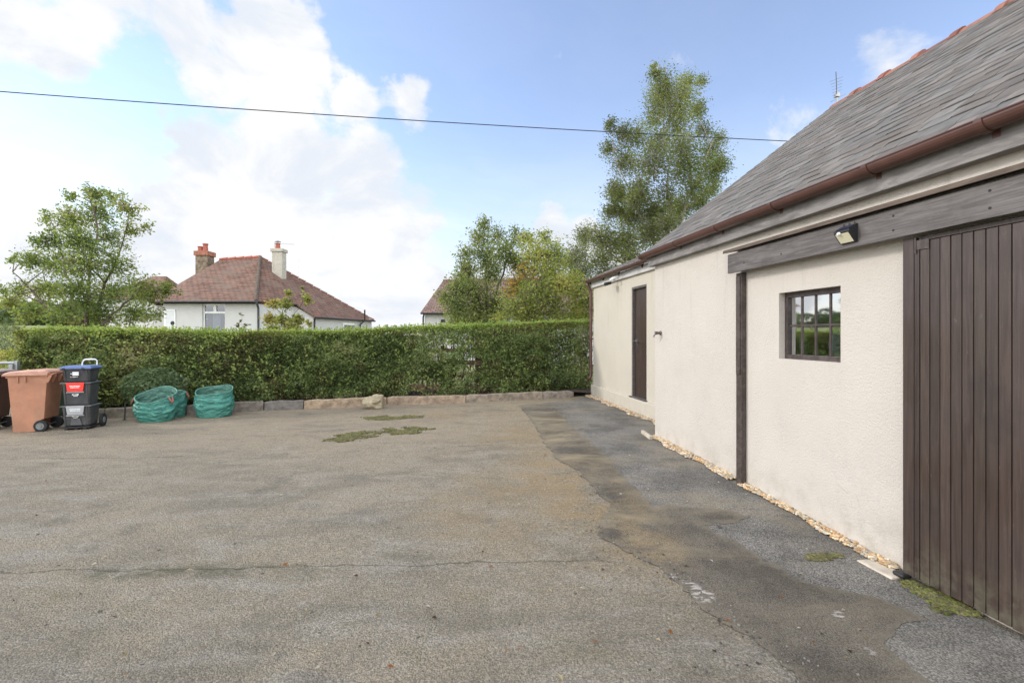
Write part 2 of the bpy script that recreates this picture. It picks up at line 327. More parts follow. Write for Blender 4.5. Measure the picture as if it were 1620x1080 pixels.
def m_bag():
    m, nt, b = mat('green_woven_bag'); p = pos(nt); c = vcol(nt)
    n1 = noise(nt, vmul(nt, p, (1, 1, 3.0)), 8, 4, .6, .5); n2 = noise(nt, p, 160, 2, .5)
    c = mix(nt, 1.0, c, mix(nt, mapr(nt, n1, .38, .66), (.8, .8, .82), (1.3, 1.25, 1.22)), 'MULTIPLY')
    setc(nt, b, Base_Color=c, Roughness=.4); bump(nt, b, mth(nt, 'ADD', n1, mth(nt, 'MULTIPLY', n2, .03)), .9, .05); return m
def m_tiles(name, c1, c2, c3):
    m, nt, b = mat(name); uv = nd(nt, 'ShaderNodeUVMap').outputs[0]
    bk = nd(nt, 'ShaderNodeTexBrick', {'Vector': uv, 'Color1': c4(c1), 'Color2': c4(c2), 'Mortar': (.045, .03, .025, 1), 'Scale': 1.0, 'Mortar Size': .022, 'Mortar Smooth': .4, 'Bias': 0.0, 'Brick Width': .26, 'Row Height': .19})
    q = nd(nt, 'ShaderNodeVectorMath', {0: uv, 1: (1/.26, 1/.19, 1)}, operation='MULTIPLY').outputs[0]
    wn = nd(nt, 'ShaderNodeTexWhiteNoise', {'Vector': nd(nt, 'ShaderNodeVectorMath', {0: q}, operation='FLOOR').outputs[0]}, noise_dimensions='3D').outputs[0]
    f = mapr(nt, wn, 0, 1, .74, 1.3, False)
    c = mix(nt, 1.0, bk.outputs[0], nd(nt, 'ShaderNodeCombineColor', {0: f, 1: f, 2: f}).outputs[0], 'MULTIPLY')
    c = mix(nt, mapr(nt, noise(nt, uv, .9, 6, .7), .42, .66, 0, .7), c, c3)
    c = mix(nt, mapr(nt, noise(nt, uv, 6, 5, .7), .5, .75, 0, .6), c, (.11, .10, .085))
    sv = nd(nt, 'ShaderNodeSeparateXYZ', {0: uv}).outputs[1]
    saw = mth(nt, 'FRACT', mth(nt, 'DIVIDE', sv, .19))
    setc(nt, b, Base_Color=c, Roughness=.85); b.inputs['Specular IOR Level'].default_value = .3
    bump(nt, b, mth(nt, 'ADD', mth(nt, 'MULTIPLY', saw, -1), mth(nt, 'MULTIPLY', noise(nt, uv, 12, 3, .6), .8)), .9, .03); return m
def m_glass(name, refl=.4, tint=(.8, .85, .85), base=.52):
    m, nt, b = mat(name)
    t = nd(nt, 'ShaderNodeBsdfTransparent', {'Color': c4(tint)}); g = nd(nt, 'ShaderNodeBsdfGlossy', {'Color': (.95, .97, 1, 1), 'Roughness': .03})
    fr = nd(nt, 'ShaderNodeLayerWeight', {'Blend': refl}).outputs['Fresnel']
    ms = nd(nt, 'ShaderNodeMixShader', {0: mth(nt, 'ADD', fr, base, True), 1: t.outputs[0], 2: g.outputs[0]})
    nt.links.new(ms.outputs[0], nt.nodes['Material Output'].inputs[0]); return m
M = dict(
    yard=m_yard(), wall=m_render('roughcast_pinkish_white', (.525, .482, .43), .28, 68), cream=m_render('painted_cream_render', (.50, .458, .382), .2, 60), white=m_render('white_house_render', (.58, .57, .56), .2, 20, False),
    fascia=m_wood('weathered_grey_fascia', (.15, .137, .13), (.265, .247, .238), .6, (1, .12, 1)), fascia_pale=m_wood('pale_grey_fascia', (.42, .41, .40), (.55, .54, .52), .6, (1, .15, 1)),
    hood=m_wood('weathered_grey_board', (.075, .064, .060), (.15, .135, .128), .5, (1, .1, 3)), cap=m_wood('bleached_board_edge', (.085, .062, .047), (.15, .115, .088), .8, (1, .1, 1)),
    door=m_wood('brown_painted_boards', (.038, .025, .020), (.064, .044, .036), .34, (3, 3, .12), .5, True), frame=m_wood('flaking_brown_frame', (.045, .032, .028), (.095, .075, .068), .45),
    gutter=simple('brown_plastic_gutter', (.098, .046, .036), .36, .15, 3, spec=.5), slate=m_attr('grey_slate', .95, .5, 45, lichen=(.175, .162, .132), var=(.86, 1.12), spec=.12), ridge=m_attr('terracotta_ridge', .8, .3, 25),
    dark=simple('black_plastic', (.02, .02, .022), .45, .2), black=simple('black_rubber', (.018, .018, .018), .7, .2), metal=simple('grey_metal', (.35, .36, .37), .4, .15, metal=.8), wire=simple('dark_cable', (.02, .02, .025), .6),
    steel=simple('bright_steel', (.6, .6, .6), .25, .05, metal=1), glass=m_glass('window_glass', .45), hglass=m_glass('house_window_glass', .4, (.5, .55, .6), .06),
    leaf=m_leaf('leaf', .5), hleaf=m_leaf('hedge_leaf', .44), bark=m_attr('bark', .9, .5, 30), soil=simple('dark_soil', (.06, .042, .03), .95, .4, 6, .8, 30), grass=simple('meadow', (.19, .21, .075), .95, .35, .4, .5, 4),
    tile=m_tiles('red_brown_roof_tiles', (.225, .112, .072), (.165, .088, .058), (.185, .135, .10)), tile2=m_tiles('brown_roof_tiles', (.24, .14, .11), (.17, .11, .09), (.19, .14, .12)),
    pot=simple('terracotta_pot', (.34, .105, .07), .75, .2), stone=simple('chimney_stone', (.20, .155, .11), .95, .5, 9, .8, 25), concrete=simple('grey_concrete', (.46, .43, .36), .9, .15, 6, .4, 40), upvc=simple('white_plastic_frame', (.80, .80, .78), .35, .04),
    kerb=m_attr('kerb_stone', .95, .9, 22, lichen=(.17, .16, .10), var=(.6, 1.2)), rock=m_attr('mossy_rock', .95, .9, 14, lichen=(.28, .25, .10)), pebble=m_attr('pebble', .6, .2, 60), slab=simple('pale_stone_slab', (.48, .42, .34), .9, .2, 8, .4, 30),
    bag=m_bag(), strap=simple('pinkish_brown_strap', (.30, .12, .09), .8), bin=simple('brown_bin_plastic', (.40, .19, .115), .55, .16, 3, .1, 90, dirt=.7), bin_lid=simple('faded_pink_brown_lid', (.48, .27, .195), .6, .18, 6, .1, 60), bin_dark=simple('dark_brown_plastic', (.10, .055, .042), .5, .15, 3), lid_grey=simple('grey_pink_lid', (.34, .27, .24), .6, .1, 4),
    bin_green=simple('dark_green_plastic', (.02, .06, .03), .5, .15, 3), box=simple('charcoal_plastic', (.05, .052, .056), .5, .25, 4, dirt=.5), blue=simple('blue_lid_plastic', (.15, .21, .42), .45, .1, 4), red=simple('red_flap_plastic', (.80, .055, .04), .4, .05), greyflap=simple('grey_flap_plastic', (.36, .37, .38), .4, .05), print=simple('white_print', (.8, .8, .8), .6, .02), hub=simple('grey_hub', (.17, .18, .18), .5, .1),
    fence=m_wood('weathered_fence_board', (.17, .11, .07), (.30, .21, .14), .85, (.15, 1, 1)), inside=simple('dim_plaster', (.25, .24, .22), .9, .2, 3), moss=m_attr('moss', .95, .6, 60), lens=simple('pale_led_panel', (.68, .64, .46), .35, .06, 150), solar=simple('solar_cells', (.03, .035, .06), .2, .2, 60, spec=.6))
marks = [G(1108, 942), G(1062, 913), G(1330, 975), G(1370, 1030), G(1090, 925)]
M['asphalt'] = m_asphalt('bluish_new_asphalt', (.185, .174, .156), 120, .5, .2)
M['patch'] = m_asphalt('dark_worn_asphalt', (.140, .122, .097), 150, .95, .12, [(p.x, p.y, r) for p, r in zip(marks, (.12, .05, .06, .06, .07))])

# ------------------------------------------------------------------ ground
def grid(name, m, xs, ys, zf, **k):
    X, Y = np.meshgrid(xs, ys); Z = zf(X, Y); nx, ny = len(xs), len(ys)
    b = MB(); b.v = list(zip(X.ravel(), Y.ravel(), Z.ravel())); b.c = [(1, 1, 1)]*len(b.v)
    b.f = [(j*nx+i, j*nx+i+1, (j+1)*nx+i+1, (j+1)*nx+i) for j in range(ny-1) for i in range(nx-1)]
    return tag(b.build(name, m, smooth=True), kind='structure', **k)
def terr(x, y):
    hill = sm(y, 22, 90)*3.2+np.clip(y-90, 0, 500)*.012
    return -.06 + hill*(sm(-x-.62*y, -2, 25)*1.0+.12) - .0*x
ax = np.unique(np.concatenate([np.linspace(-900, -60, 22), np.linspace(-60, 60, 61), np.linspace(60, 900, 22)]))
ay = np.unique(np.concatenate([np.linspace(-300, -20, 12), np.linspace(-20, 120, 71), np.linspace(120, 1200, 28)]))
grid('terrain', M['grass'], ax, ay, terr)
yx = np.arange(-22, 14.01, .25); yy = np.arange(-9, 15.01, .25)
grid('yard', M['yard'], yx, yy, lambda x, y: gh(x, y))
import mathutils.geometry as mg
def sheet(name, m, pts, lift, jit=.02, step=.045):
    out = []
    n = len(pts)
    for i in range(n):
        a, b_ = Vector(pts[i][:2]), Vector(pts[(i+1) % n][:2]); L = (b_-a).length; k = max(1, int(L/step))
        for q in range(k):
            p = a.lerp(b_, q/k); w_ = np.array([p.x*4, p.y*4, 2.5]); f_ = np.array([p.x*17, p.y*17, 6.1])
            out.append(p+Vector((float(vnoise(w_))-.5, float(vnoise(w_+11))-.5))*jit*3.5+Vector((float(vnoise(f_))-.5, float(vnoise(f_+5))-.5))*jit*4.2)
    # interior points keep the sheet on the rising ground
    xs = [p.x for p in out]; ys = [p.y for p in out]; inner = []
    poly = [(p.x, p.y) for p in out]
    def inside(x, y):
        c = False; j = len(poly)-1
        for i in range(len(poly)):
            xi, yi = poly[i]; xj, yj = poly[j]
            if (yi > y) != (yj > y) and x < (xj-xi)*(y-yi)/(yj-yi)+xi: c = not c
            j = i
        return c
    pa = np.array(poly); pb = np.roll(pa, -1, 0); ab = pb-pa; L2 = (ab**2).sum(1)+1e-9
    def edist(x, y):
        q = np.array([x, y])-pa; t = np.clip((q*ab).sum(1)/L2, 0, 1); return float(np.sqrt((((q-ab*t[:, None]))**2).sum(1).min()))
    g = .10; X = min(xs)
    while X < max(xs):
        Y = min(ys)
        while Y < max(ys):
            qx, qy = X+random.uniform(-.03, .03), Y+random.uniform(-.03, .03)
            if inside(qx, qy) and edist(qx, qy) > .045: inner.append(Vector((qx, qy)))
            Y += g
        X += g
    allp = out+inner; N = len(out)
    vs, es, fs, *_ = mg.delaunay_2d_cdt(allp, [], [list(range(N))], 1, 1e-5)
    b = MB()
    for v in vs:
        e = min(1.0, edist(v.x, v.y)/.16); b.vert((v.x, v.y, float(gh(v.x, v.y))+lift*(1 if e > .02 else .8)), (e, e, e))
    b.f = [tuple(f) for f in fs]
    return tag(b.build(name, m, smooth=True), kind='structure')
def Gs(l): return [G(*p) for p in l]
left_edge = [(822, 641), (840, 664), (852, 680), (874, 721), (922, 750), (945, 776), (967, 798), (941, 835), (967, 861), (1011, 882), (1044, 902), (1067, 921), (1109, 967), (1190, 1013), (1239, 1055), (1262, 1085), (1300, 1200)]
wall_side = [W(-1.9, .01, 0), W(0, .01, 0), W(3.62, .01, 0), W(3.62, -.5, 0), W(8.1, -.5, 0)]
sheet('pavement', M['asphalt'], [(p.x, p.y) for p in Gs(left_edge)]+[(G(1300, 1200).x+.2, .6), (W(-2.6, .01, 0).x, W(-2.6, .01, 0).y)]+[(p.x, p.y) for p in wall_side]+[(G(900, 634).x, G(900, 634).y)], .004)
right_edge = [(1620, 1190), (1480, 1085), (1415, 1038), (1401, 1013), (1422, 999), (1468, 981), (1369, 939), (1253, 911), (1211, 883), (1112, 833), (1183, 820), (1150, 805), (1030, 800), (985, 752), (952, 714), (912, 686), (880, 643)]
sheet('pavement_patch', M['patch'], [(p.x, p.y) for p in Gs(left_edge)]+[(p.x, p.y) for p in Gs(right_edge)], .009, .02)


b = MB(); gq = random.Random(23); le = Gs(left_edge); seg = [(le[i], le[i+1]) for i in range(len(le)-1)]
for _ in range(420):
    a, c_ = gq.choice(seg[4:] if gq.random() < .8 else seg); q = a.lerp(c_, gq.random()); q.x += gq.gauss(-.01, .14); q.y += gq.gauss(0, .06); r_ = gq.uniform(.002, .0055)
    g_ = gq.choice([.08, .12, .16, .20, .25]); blob_pts = (q.x, q.y, float(gh(q.x, q.y))+.012)
    b.hexa([(q.x+r_*x_*gq.uniform(.6, 1.3), q.y+r_*y_*gq.uniform(.6, 1.3), blob_pts[2]+r_*z_*gq.uniform(.5, 1)) for z_ in (-.8, .7) for x_, y_ in ((-1, -1), (1, -1), (1, 1), (-1, 1))], (g_, g_*.94, g_*.85))
tag(b.build('grit', M['pebble']), kind='stuff', label='loose dark grit along the ragged edge of the old tarmac', cat='grit')

# ------------------------------------------------------------------ the garage (right)
garage = thing('garage', (4.0, 2.5, 0), 'pinkish white roughcast garage with slate roof, brown gutter and brown sliding door', 'garage')
def wall_holes(l0, l1, z0, z1, o, th, holes):
    b = MB(); ls = sorted({l0, l1}|{h[0] for h in holes}|{h[1] for h in holes}); zs = sorted({z0, z1}|{h[2] for h in holes}|{h[3] for h in holes})
    def hole(l, z): return any(h[0] < l < h[1] and h[2] < z < h[3] for h in holes)
    for i in range(len(ls)-1):
        for j in range(len(zs)-1):
            a, c, d, e = ls[i], ls[i+1], zs[j], zs[j+1]
            if hole((a+c)/2, (d+e)/2): continue
            b.face([W(a, o, d), W(a, o, e), W(c, o, e), W(c, o, d)]); b.face([W(a, o-th, d), W(c, o-th, d), W(c, o-th, e), W(a, o-th, e)])
    for (a, c, d, e) in holes:
        for p, q in (((a, d), (c, d)), ((c, d), (c, e)), ((c, e), (a, e)), ((a, e), (a, d))):
            b.face([W(p[0], o, p[1]), W(q[0], o, q[1]), W(q[0], o-th, q[1]), W(p[0], o-th, p[1])])
    for p, q in (((l0, z0), (l1, z0)), ((l1, z0), (l1, z1)), ((l1, z1), (l0, z1)), ((l0, z1), (l0, z0))):
        b.face([W(p[0], o, p[1]), W(q[0], o, q[1]), W(q[0], o-th, q[1]), W(p[0], o-th, p[1])])
    return b
WIN = (.475, 1.134, 1.385, 1.985); NEAR = -9.0; FARL = 3.60; RS, RZ, EO, EZ = -3.089, 5.238, .15, 2.765
SL = (RZ-EZ)/(EO-RS)
wall_holes(NEAR, FARL, -.15, 2.72, 0, .22, [WIN]).build('wall', M['wall'], garage)
b = MB()                                                     # gable walls and the back wall
for l in (FARL-.2, NEAR+.005):
    for dl in (0, .19):
        q = [W(l+dl, -.222, -.15), W(l+dl, -6.2, -.15), W(l+dl, -6.2, 2.6), W(l+dl, RS, RZ-.17), W(l+dl, -.222, 2.69)]
        b.face(q)
    a = [W(l, -.222, -.15), W(l+.19, -.222, -.15), W(l+.19, -6.2, -.15), W(l, -6.2, -.15)]
b.wbox(NEAR, FARL, -6.4, -6.2, -.15, 2.6)
b.face([W(FARL-.012, .0, -.15), W(FARL-.012, -.23, -.15), W(FARL-.012, -.23, 2.7), W(FARL-.012, 0, 2.7)])
b.build('gable_wall', M['wall'], garage)
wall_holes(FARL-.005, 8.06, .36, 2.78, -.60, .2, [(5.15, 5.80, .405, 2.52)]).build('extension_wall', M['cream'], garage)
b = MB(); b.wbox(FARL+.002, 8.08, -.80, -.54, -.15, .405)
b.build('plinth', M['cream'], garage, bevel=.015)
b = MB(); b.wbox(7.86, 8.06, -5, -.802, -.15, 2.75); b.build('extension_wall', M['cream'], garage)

# slate roof: deck plus individual slates
def roof_slates(l0, l1, eo, ez, slope, length, expo, seed, verge_jit=.012):
    rr = random.Random(seed); b = MB(); cs = 1/math.sqrt(1+slope*slope)
    def R(l, s, h): # s along slope from the eave, h off the surface
        return W(l, eo-s*cs-h*slope*cs, ez+s*slope*cs+h*cs)
    dk = (.05, .05, .05)
    b.hexa([R(l0, 0, -.06), R(l1-.02, 0, -.06), R(l1-.02, length, -.06), R(l0, length, -.06), R(l0, 0, -.006), R(l1-.02, 0, -.006), R(l1-.02, length, -.006), R(l0, length, -.006)], dk)
    n = int(length/expo); 
    for i in range(n+1):
        s0 = i*expo-.02; l = l0-rr.random()*.2
        ex = expo*1.9 if i < n else expo
        while l < l1:
            w = rr.uniform(.14, .24); e = min(l+w, l1+rr.uniform(-verge_jit, verge_jit))
            if l1-e < .07: e = l1+rr.uniform(-verge_jit, verge_jit)
            g = rr.choice([.12, .135, .14, .145, .15, .17]); wm = rr.uniform(.003, .016)
            c = (g+wm, g*.985, g*.95-wm*.6)
            t = rr.uniform(.011, .018); d1 = rr.uniform(-.022, .022); d2 = d1+rr.uniform(-.012, .012); up = rr.uniform(.040, .058)
            se = min(s0+ex, length)
            b.hexa([R(l+.004, s0+d1, up-t), R(e-.002, s0+d2, up-t+rr.uniform(-.002, .004)), R(e-.002, se, 0-.004), R(l+.002, se, 0-.004),
                    R(l+.004, s0+d1, up), R(e-.002, s0+d2, up+rr.uniform(-.002, .004)), R(e-.002, se, .004), R(l+.002, se, .004)], c)
            l = e
    return b
LEN = (EO-RS)*math.sqrt(1+SL*SL)
roof = roof_slates(NEAR, 3.72, EO, EZ, SL, LEN-.05, .152, 3).build('roof', M['slate'], garage)
b = MB(); q = [W(NEAR, RS, RZ-.03), W(3.70, RS, RZ-.03), W(3.70, -6.5, 2.5), W(NEAR, -6.5, 2.5)]
b.hexa([p-Vector((0, 0, .06)) for p in q]+q, (.2, .2, .2)); b.build('rear_roof_slope', M['slate'], garage)
rt = random.Random(5); l = 3.74; k = 0
while l > -3.2:
    b = MB(); w = .46; g = rt.uniform(.8, 1.15); c = (.22*g, .085*g, .06*g) if k % 2 else (.25*g, .115*g, .08*g)
    rise = rt.uniform(.0, .012)
    for sec in ((l, l-.36, .115, 0), (l-.36, l-w+.005, .132, .016)):
        ring = []
        for ll, rr_, up in ((sec[0], sec[2], sec[3]), (sec[1], sec[2], sec[3])):
            ring.append([W(ll, RS+rr_*x, RZ+rise+up-.075+rr_*y*.8) for x, y in ((-1.05, -.35), (-.72, .3), (-.3, .72), (0, .86), (.3, .72), (.72, .3), (1.05, -.35))])
        for i in range(6): b.face([ring[0][i], ring[0][i+1], ring[1][i+1], ring[1][i]], c)
        b.face(ring[0][::-1], c); b.face(ring[1], c)
    b.build('ridge_tile', M['ridge'], roof); l -= w; k += 1
ext_roof = roof_slates(3.0, 8.2, -.47, 2.91, .45, 3.0, .16, 9).build('extension_roof', M['slate'], garage)
b = MB(); q = [W(FARL, -3.1, 4.06), W(8.15, -3.1, 4.06), W(8.15, -5.2, 2.8), W(FARL, -5.2, 2.8)]
b.hexa([p-Vector((0, 0, .06)) for p in q]+q, (.2, .2, .2)); b.build('rear_roof_slope', M['slate'], garage)
# fascias and gutters
b = MB(); b.wbox(NEAR, 3.66, .003, .085, 2.59, 2.745); b.build('fascia', M['fascia'], garage, bevel=.004)
b = MB(); b.wbox(FARL+.06, 8.12, -.597, -.55, 2.735, 2.88); b.build('fascia', M['fascia_pale'], garage, bevel=.004)
def gutter(l0, l1, oc, zt, r, brk):
    b = MB(); n = 12; ts = [math.pi+math.pi*i/n for i in range(n+1)]
    for rr_, sgn in ((r, 1), (r-.004, -1)):
        for i in range(n):
            q = [W(l, oc+rr_*math.cos(t), zt+rr_*math.sin(t)) for l, t in ((l0, ts[i]), (l1, ts[i]), (l1, ts[i+1]), (l0, ts[i+1]))]
            b.face(q if sgn > 0 else q[::-1])
    for t in (ts[0], ts[-1]):
        c = W(0, oc+r*math.cos(t), zt)-W(0, 0, 0); b.tube([W(l0, 0, 0)+c, W(l1, 0, 0)+c], .006, 6)
    for l in (l0, l1): b.face([W(l, oc+r*math.cos(t), zt+r*math.sin(t)) for t in ts])
    g = b.build('gutter', M['gutter'], garage)
    for l in brk:
        b = MB(); R2 = r+.007
        for i in range(n):
            b.hexa([W(ll, oc+rq*math.cos(ts[j]), zt+rq*math.sin(ts[j])) for rq in (r+.001, R2) for ll, j in ((l-.02, i), (l+.02, i), (l+.02, i+1), (l-.02, i+1))])
        b.wbox(l-.02, l+.02, oc-r-.035, oc-r+.004, zt-.09, zt+.008)
        b.build('bracket', M['gutter'], g)
    return g
gutter(NEAR, 3.74, .145, 2.765, .063, [3.68, 2.72, 1.85, 1.0, .08, -.6, -1.4, -2.2, -3.0])
gutter(FARL+.08, 8.18, -.475, 2.915, .055, [8.1, 7.2, 6.3, 5.2, 4.3])
b = MB(); pth = [W(8.10, -.475, 2.87), W(8.10, -.475, 2.80), W(8.09, -.54, 2.68), W(8.09, -.548, 2.6), W(8.09, -.548, .66), W(8.09, -.535, .58), W(8.10, -.46, .52)]
b.tube(pth, .036, 10); dp = b.build('downpipe', M['gutter'], garage, smooth=True)
for z in (2.2, 1.5, .85):
    b = MB(); b.wbox(8.04, 8.14, -.6, -.505, z, z+.03); b.build('clip', M['gutter'], dp)
# hood over the sliding door, post, door
b = MB(); b.wbox(-6, 1.71, .10, .128, 2.236, 2.43); b.wbox(-6, 1.69, .002, .098, 2.40, 2.425); hood = b.build('hood', M['hood'], garage, bevel=.003)
for ll in (1.45, .95, -.06, -.60, -1.2):
    for zz in ((2.29, 2.385) if ll < 0 else (2.31,)):
        b = MB(); b.disc_ring(W(ll, .1281, zz), WN, [(.008, 0), (.008, .0015)], 8); b.build('nail_head', M['black'], hood)
b = MB(); b.hexa([W(-6, .0, 2.478), W(1.735, .0, 2.478), W(1.735, .165, 2.444), W(-6, .165, 2.444), W(-6, .0, 2.515), W(1.735, .0, 2.515), W(1.735, .165, 2.474), W(-6, .165, 2.474)])
b.build('cap_board', M['cap'], hood)
b = MB(); b.wbox(1.587, 1.672, .002, .058, -.02, 2.234); b.wbox(1.60, 1.66, .058, .07, 1.2, 2.2); b.build('post', M['frame'], garage, bevel=.004)
b = MB(); l = -.08; z0, z1 = .045, 2.225
ws = [.075, .035]+[.0595]*60; i = 0
while l > -2.7:
    w = ws[i]; i += 1
    tp = z1 if i <= 1 else z1-.035
    j = random.uniform(-.0015, .0015)
    b.wbox(l-w+.0025, l-.0025, .04, .082+j, z0+random.uniform(0, .006), tp, (lambda g_: (g_, g_*random.uniform(.96, 1.02), g_*random.uniform(.95, 1.03)))(random.uniform(.78, 1.25))); l -= w
b.wbox(l, -.082, .036, .074, z0+.01, z1-.037); b.wbox(l, -.185, .045, .07, z1-.03, z1-.002)
door = b.build('sliding_door', M['door'], garage, bevel=.003)
b = MB(); b.wbox(-.25, -.17, .083, .088, 2.14, 2.20); b.wbox(-.175, -.165, .083, .092, 2.12, 2.22); b.build('bracket_plate', M['frame'], door)
b = MB(); b.wbox(-.12, -.045, .05, .125, .02, .05); b.build('door_guide', M['dark'], garage, bevel=.012)
# small window
wn = MB(); l0, l1, z0, z1 = WIN; o = -.06; fw = .03
wn.wbox(l0, l0+fw, o-.05, o, z0, z1); wn.wbox(l1-fw, l1, o-.05, o, z0, z1); wn.wbox(l0+fw, l1-fw, o-.05, o+.004, z0, z0+.04); wn.wbox(l0+fw, l1-fw, o-.05, o+.002, z1-.045, z1)
for k in range(1, 4):
    lc = l0+fw+(l1-l0-2*fw)*k/4
    wn.wbox(lc-.009, lc+.009, o-.028, o-.017, z0+.04, z1-.045)
zc = (z0+z1)/2
for k in range(4):
    a = l0+fw+(l1-l0-2*fw)*k/4+(.009 if k else 0); c = l0+fw+(l1-l0-2*fw)*(k+1)/4-(.009 if k < 3 else 0)
    wn.wbox(a, c, o-.029, o-.016, zc-.009, zc+.009)
win = wn.build('window', M['frame'], garage, bevel=.002)
b = MB(); b.face([W(l0+.01, o-.025, z0+.01), W(l0+.01, o-.025, z1-.01), W(l1-.01, o-.025, z1-.01), W(l1-.01, o-.025, z0+.01)]); b.build('pane', M['glass'], win)
b = MB(); b.wbox(l0+.001, l1-.001, -.215, -.115, z0+.001, z0+.015); b.build('window_sill', M['inside'], win)
b = MB(); b.hexa([W(l0, -1.2, z0-.3), W(l1+1.4, -1.2, z0-.3), W(l1+1.4, -1.25, z0-.3), W(l0, -1.25, z0-.3), W(l0, -1.2, z1+.1), W(l1+1.4, -1.2, z1+.1), W(l1+1.4, -1.25, z1+.1), W(l0, -1.25, z1+.1)])
# things on the sill
b = MB(); b.disc_ring(W(1.02, -.155, 1.40), (0, 0, 1), [(.030, 0), (.034, .02), (.034, .15), (.018, .19), (.016, .22)], 16); tag(b.build('jar', simple('cloudy_jar', (.50, .52, .48), .15, .1)), 'cloudy jar standing behind the far pane of the small brown window', 'jar')
b = MB(); b.wbox(.80, .93, -.19, -.13, 1.40, 1.53); tag(b.build('box', simple('olive_card', (.10, .11, .05), .8, .2), bevel=.004), 'olive green box on the sill inside the small brown window', 'box')
b = MB(); b.disc_ring(W(.62, -.17, 1.54), WN*.96+Vector((0, 0, .2)), [(.03, -.012), (.11, 0), (.135, .012), (.13, .014), (.1, .004), (.03, -.006)], 24); tag(b.build('plate', simple('pale_blue_plate', (.45, .58, .66), .25, .08)), 'pale blue plate leaning inside the small brown window', 'plate')
# side door of the extension
b = MB(); b.wbox(5.15, 5.80, -.70, -.655, .405, 2.52); b2 = None
sd = b.build('side_door', M['door'], garage)
b = MB(); b.wbox(5.15, 5.19, -.654, -.615, .43, 2.48); b.wbox(5.765, 5.80, -.654, -.607, .43, 2.48); b.wbox(5.15, 5.80, -.654, -.604, 2.48, 2.52); b.wbox(5.12, 5.83, -.654, -.55, .406, .43); b.build('frame', M['hood'], sd, bevel=.003)
b = MB(); b.wbox(5.69, 5.73, -.654, -.645, 1.40, 1.54); b.tube([W(5.71, -.65, 1.49), W(5.71, -.59, 1.49), W(5.62, -.585, 1.49)], .012, 8); b.build('door_handle', M['steel'], sd)
# fixed to the walls but things of their own
lt = thing('solar_light', W(.27, .128, 2.30), 'small black solar wall light with pale panel on the grey hood board', 'wall light')
b = MB(); zc = 2.325; a, c = .20, .33
pr = [(0.13, zc-.055), (.145, zc-.055), (.20, zc+.02), (.20, zc+.034), (.135, zc+.075), (.13, zc+.075)]
for i in range(6):
    p, q = pr[i], pr[(i+1) % 6]; b.face([W(a, *p), W(a, *q), W(c, *q), W(c, *p)])
b.face([W(a, *p) for p in pr][::-1]); b.face([W(c, *p) for p in pr])
b.build('housing', M['dark'], lt, bevel=.003)
def strip(p, q, off, aa, cc): 
    p, q = Vector(p), Vector(q); n = Vector(((q-p).y, -(q-p).x)).normalized()*off; p, q = p+n, q+n
    return [W(aa, p.x, p.y), W(aa, q.x, q.y), W(cc, q.x, q.y), W(cc, p.x, p.y)]
b = MB(); b.face(strip((.149, zc-.05), (.197, zc+.013), .002, a+.01, c-.01)); b.build('lens_panel', M['lens'], lt)
b = MB(); b.face(strip((.196, zc+.038), (.142, zc+.072), .002, a+.008, c-.008)); b.build('solar_panel', M['solar'], lt)
b = MB(); b.disc_ring(W(.285, .195, zc+.012), WN, [(.012, 0), (.014, .008), (.008, .018)], 12); b.build('sensor', M['upvc'], lt)
for ll in (a+.02, a+.065, c-.02):
    b = MB(); b.tube([W(ll, .136, zc+.072), W(ll, .136, zc+.092)], .003, 6); b.build('clip', M['dark'], lt)
fl = thing('flood_light', W(6.55, -.55, 2.8), 'small security floodlight under the brown gutter of the cream extension', 'flood light')
b = MB(); b.wbox(6.50, 6.62, -.549, -.52, 2.77, 2.83); b.tube([W(6.56, -.53, 2.79), W(6.56, -.46, 2.74)], .012, 8); b.build('bracket', M['upvc'], fl)
b = MB(); b.hexa([W(6.50, -.46, 2.66), W(6.64, -.46, 2.66), W(6.64, -.36, 2.63), W(6.50, -.36, 2.63), W(6.50, -.46, 2.72), W(6.64, -.46, 2.72), W(6.64, -.34, 2.70), W(6.50, -.34, 2.70)]); b.build('lamp_head', M['dark'], fl, bevel=.006)
b = MB(); b.tube([W(6.36, -.548, 2.80), W(6.36, -.44, 2.76), W(6.42, -.40, 2.74)], .025, 8); b.build('sensor', M['upvc'], fl)
hk = thing('wall_tap', W(3.42, 0, 1.6), 'small dark metal outlet sticking out of the roughcast wall near its corner', 'wall fitting')
b = MB(); b.disc_ring(W(3.42, .001, 1.63), WN, [(.03, 0), (.03, .012), (.018, .02), (.018, .06), (.024, .06), (.024, .085)], 12); b.build('pipe', simple('rusty_grey_metal', (.11, .09, .08), .6, .3), hk)
b = MB(); b.tube([W(3.42, .07, 1.63), W(3.45, .085, 1.60), W(3.46, .09, 1.575)], .013, 8); b.build('spout', M['metal'], hk)
# TV aerial at the ridge end
ar = thing('aerial', W(3.80, RS-.1, RZ-.3), 'thin television aerial on a mast at the end of the slate ridge', 'aerial')
AX, AY = W(3.80, RS-.1, 0).x, W(3.80, RS-.1, 0).y
b = MB(); b.tube([(AX, AY, RZ-.4), (AX, AY, RZ+.26)], .014, 6); b.build('mast', M['metal'], ar)
b = MB(); d = Vector((-AX*1.03, -AY, .3)).normalized(); p0 = Vector((AX, AY, RZ+.20))-d*.15; b.tube([p0, p0+d*.9], .006, 6)
for k in range(7):
    q = p0+d*(.06+k*.1); h = .045+.004*k; b.tube([q-Vector((h, -h*.6, .2*h)), q+Vector((h, -h*.6, .2*h))], .0025, 5)
b.tube([p0+Vector((-.1, 0, -.05)), p0+Vector((.14, 0, .08))], .005, 5); b.box(AX-.03, AX+.03, AY-.03, AY+.03, RZ+.16, RZ+.22)
b.build('antenna', M['metal'], ar)

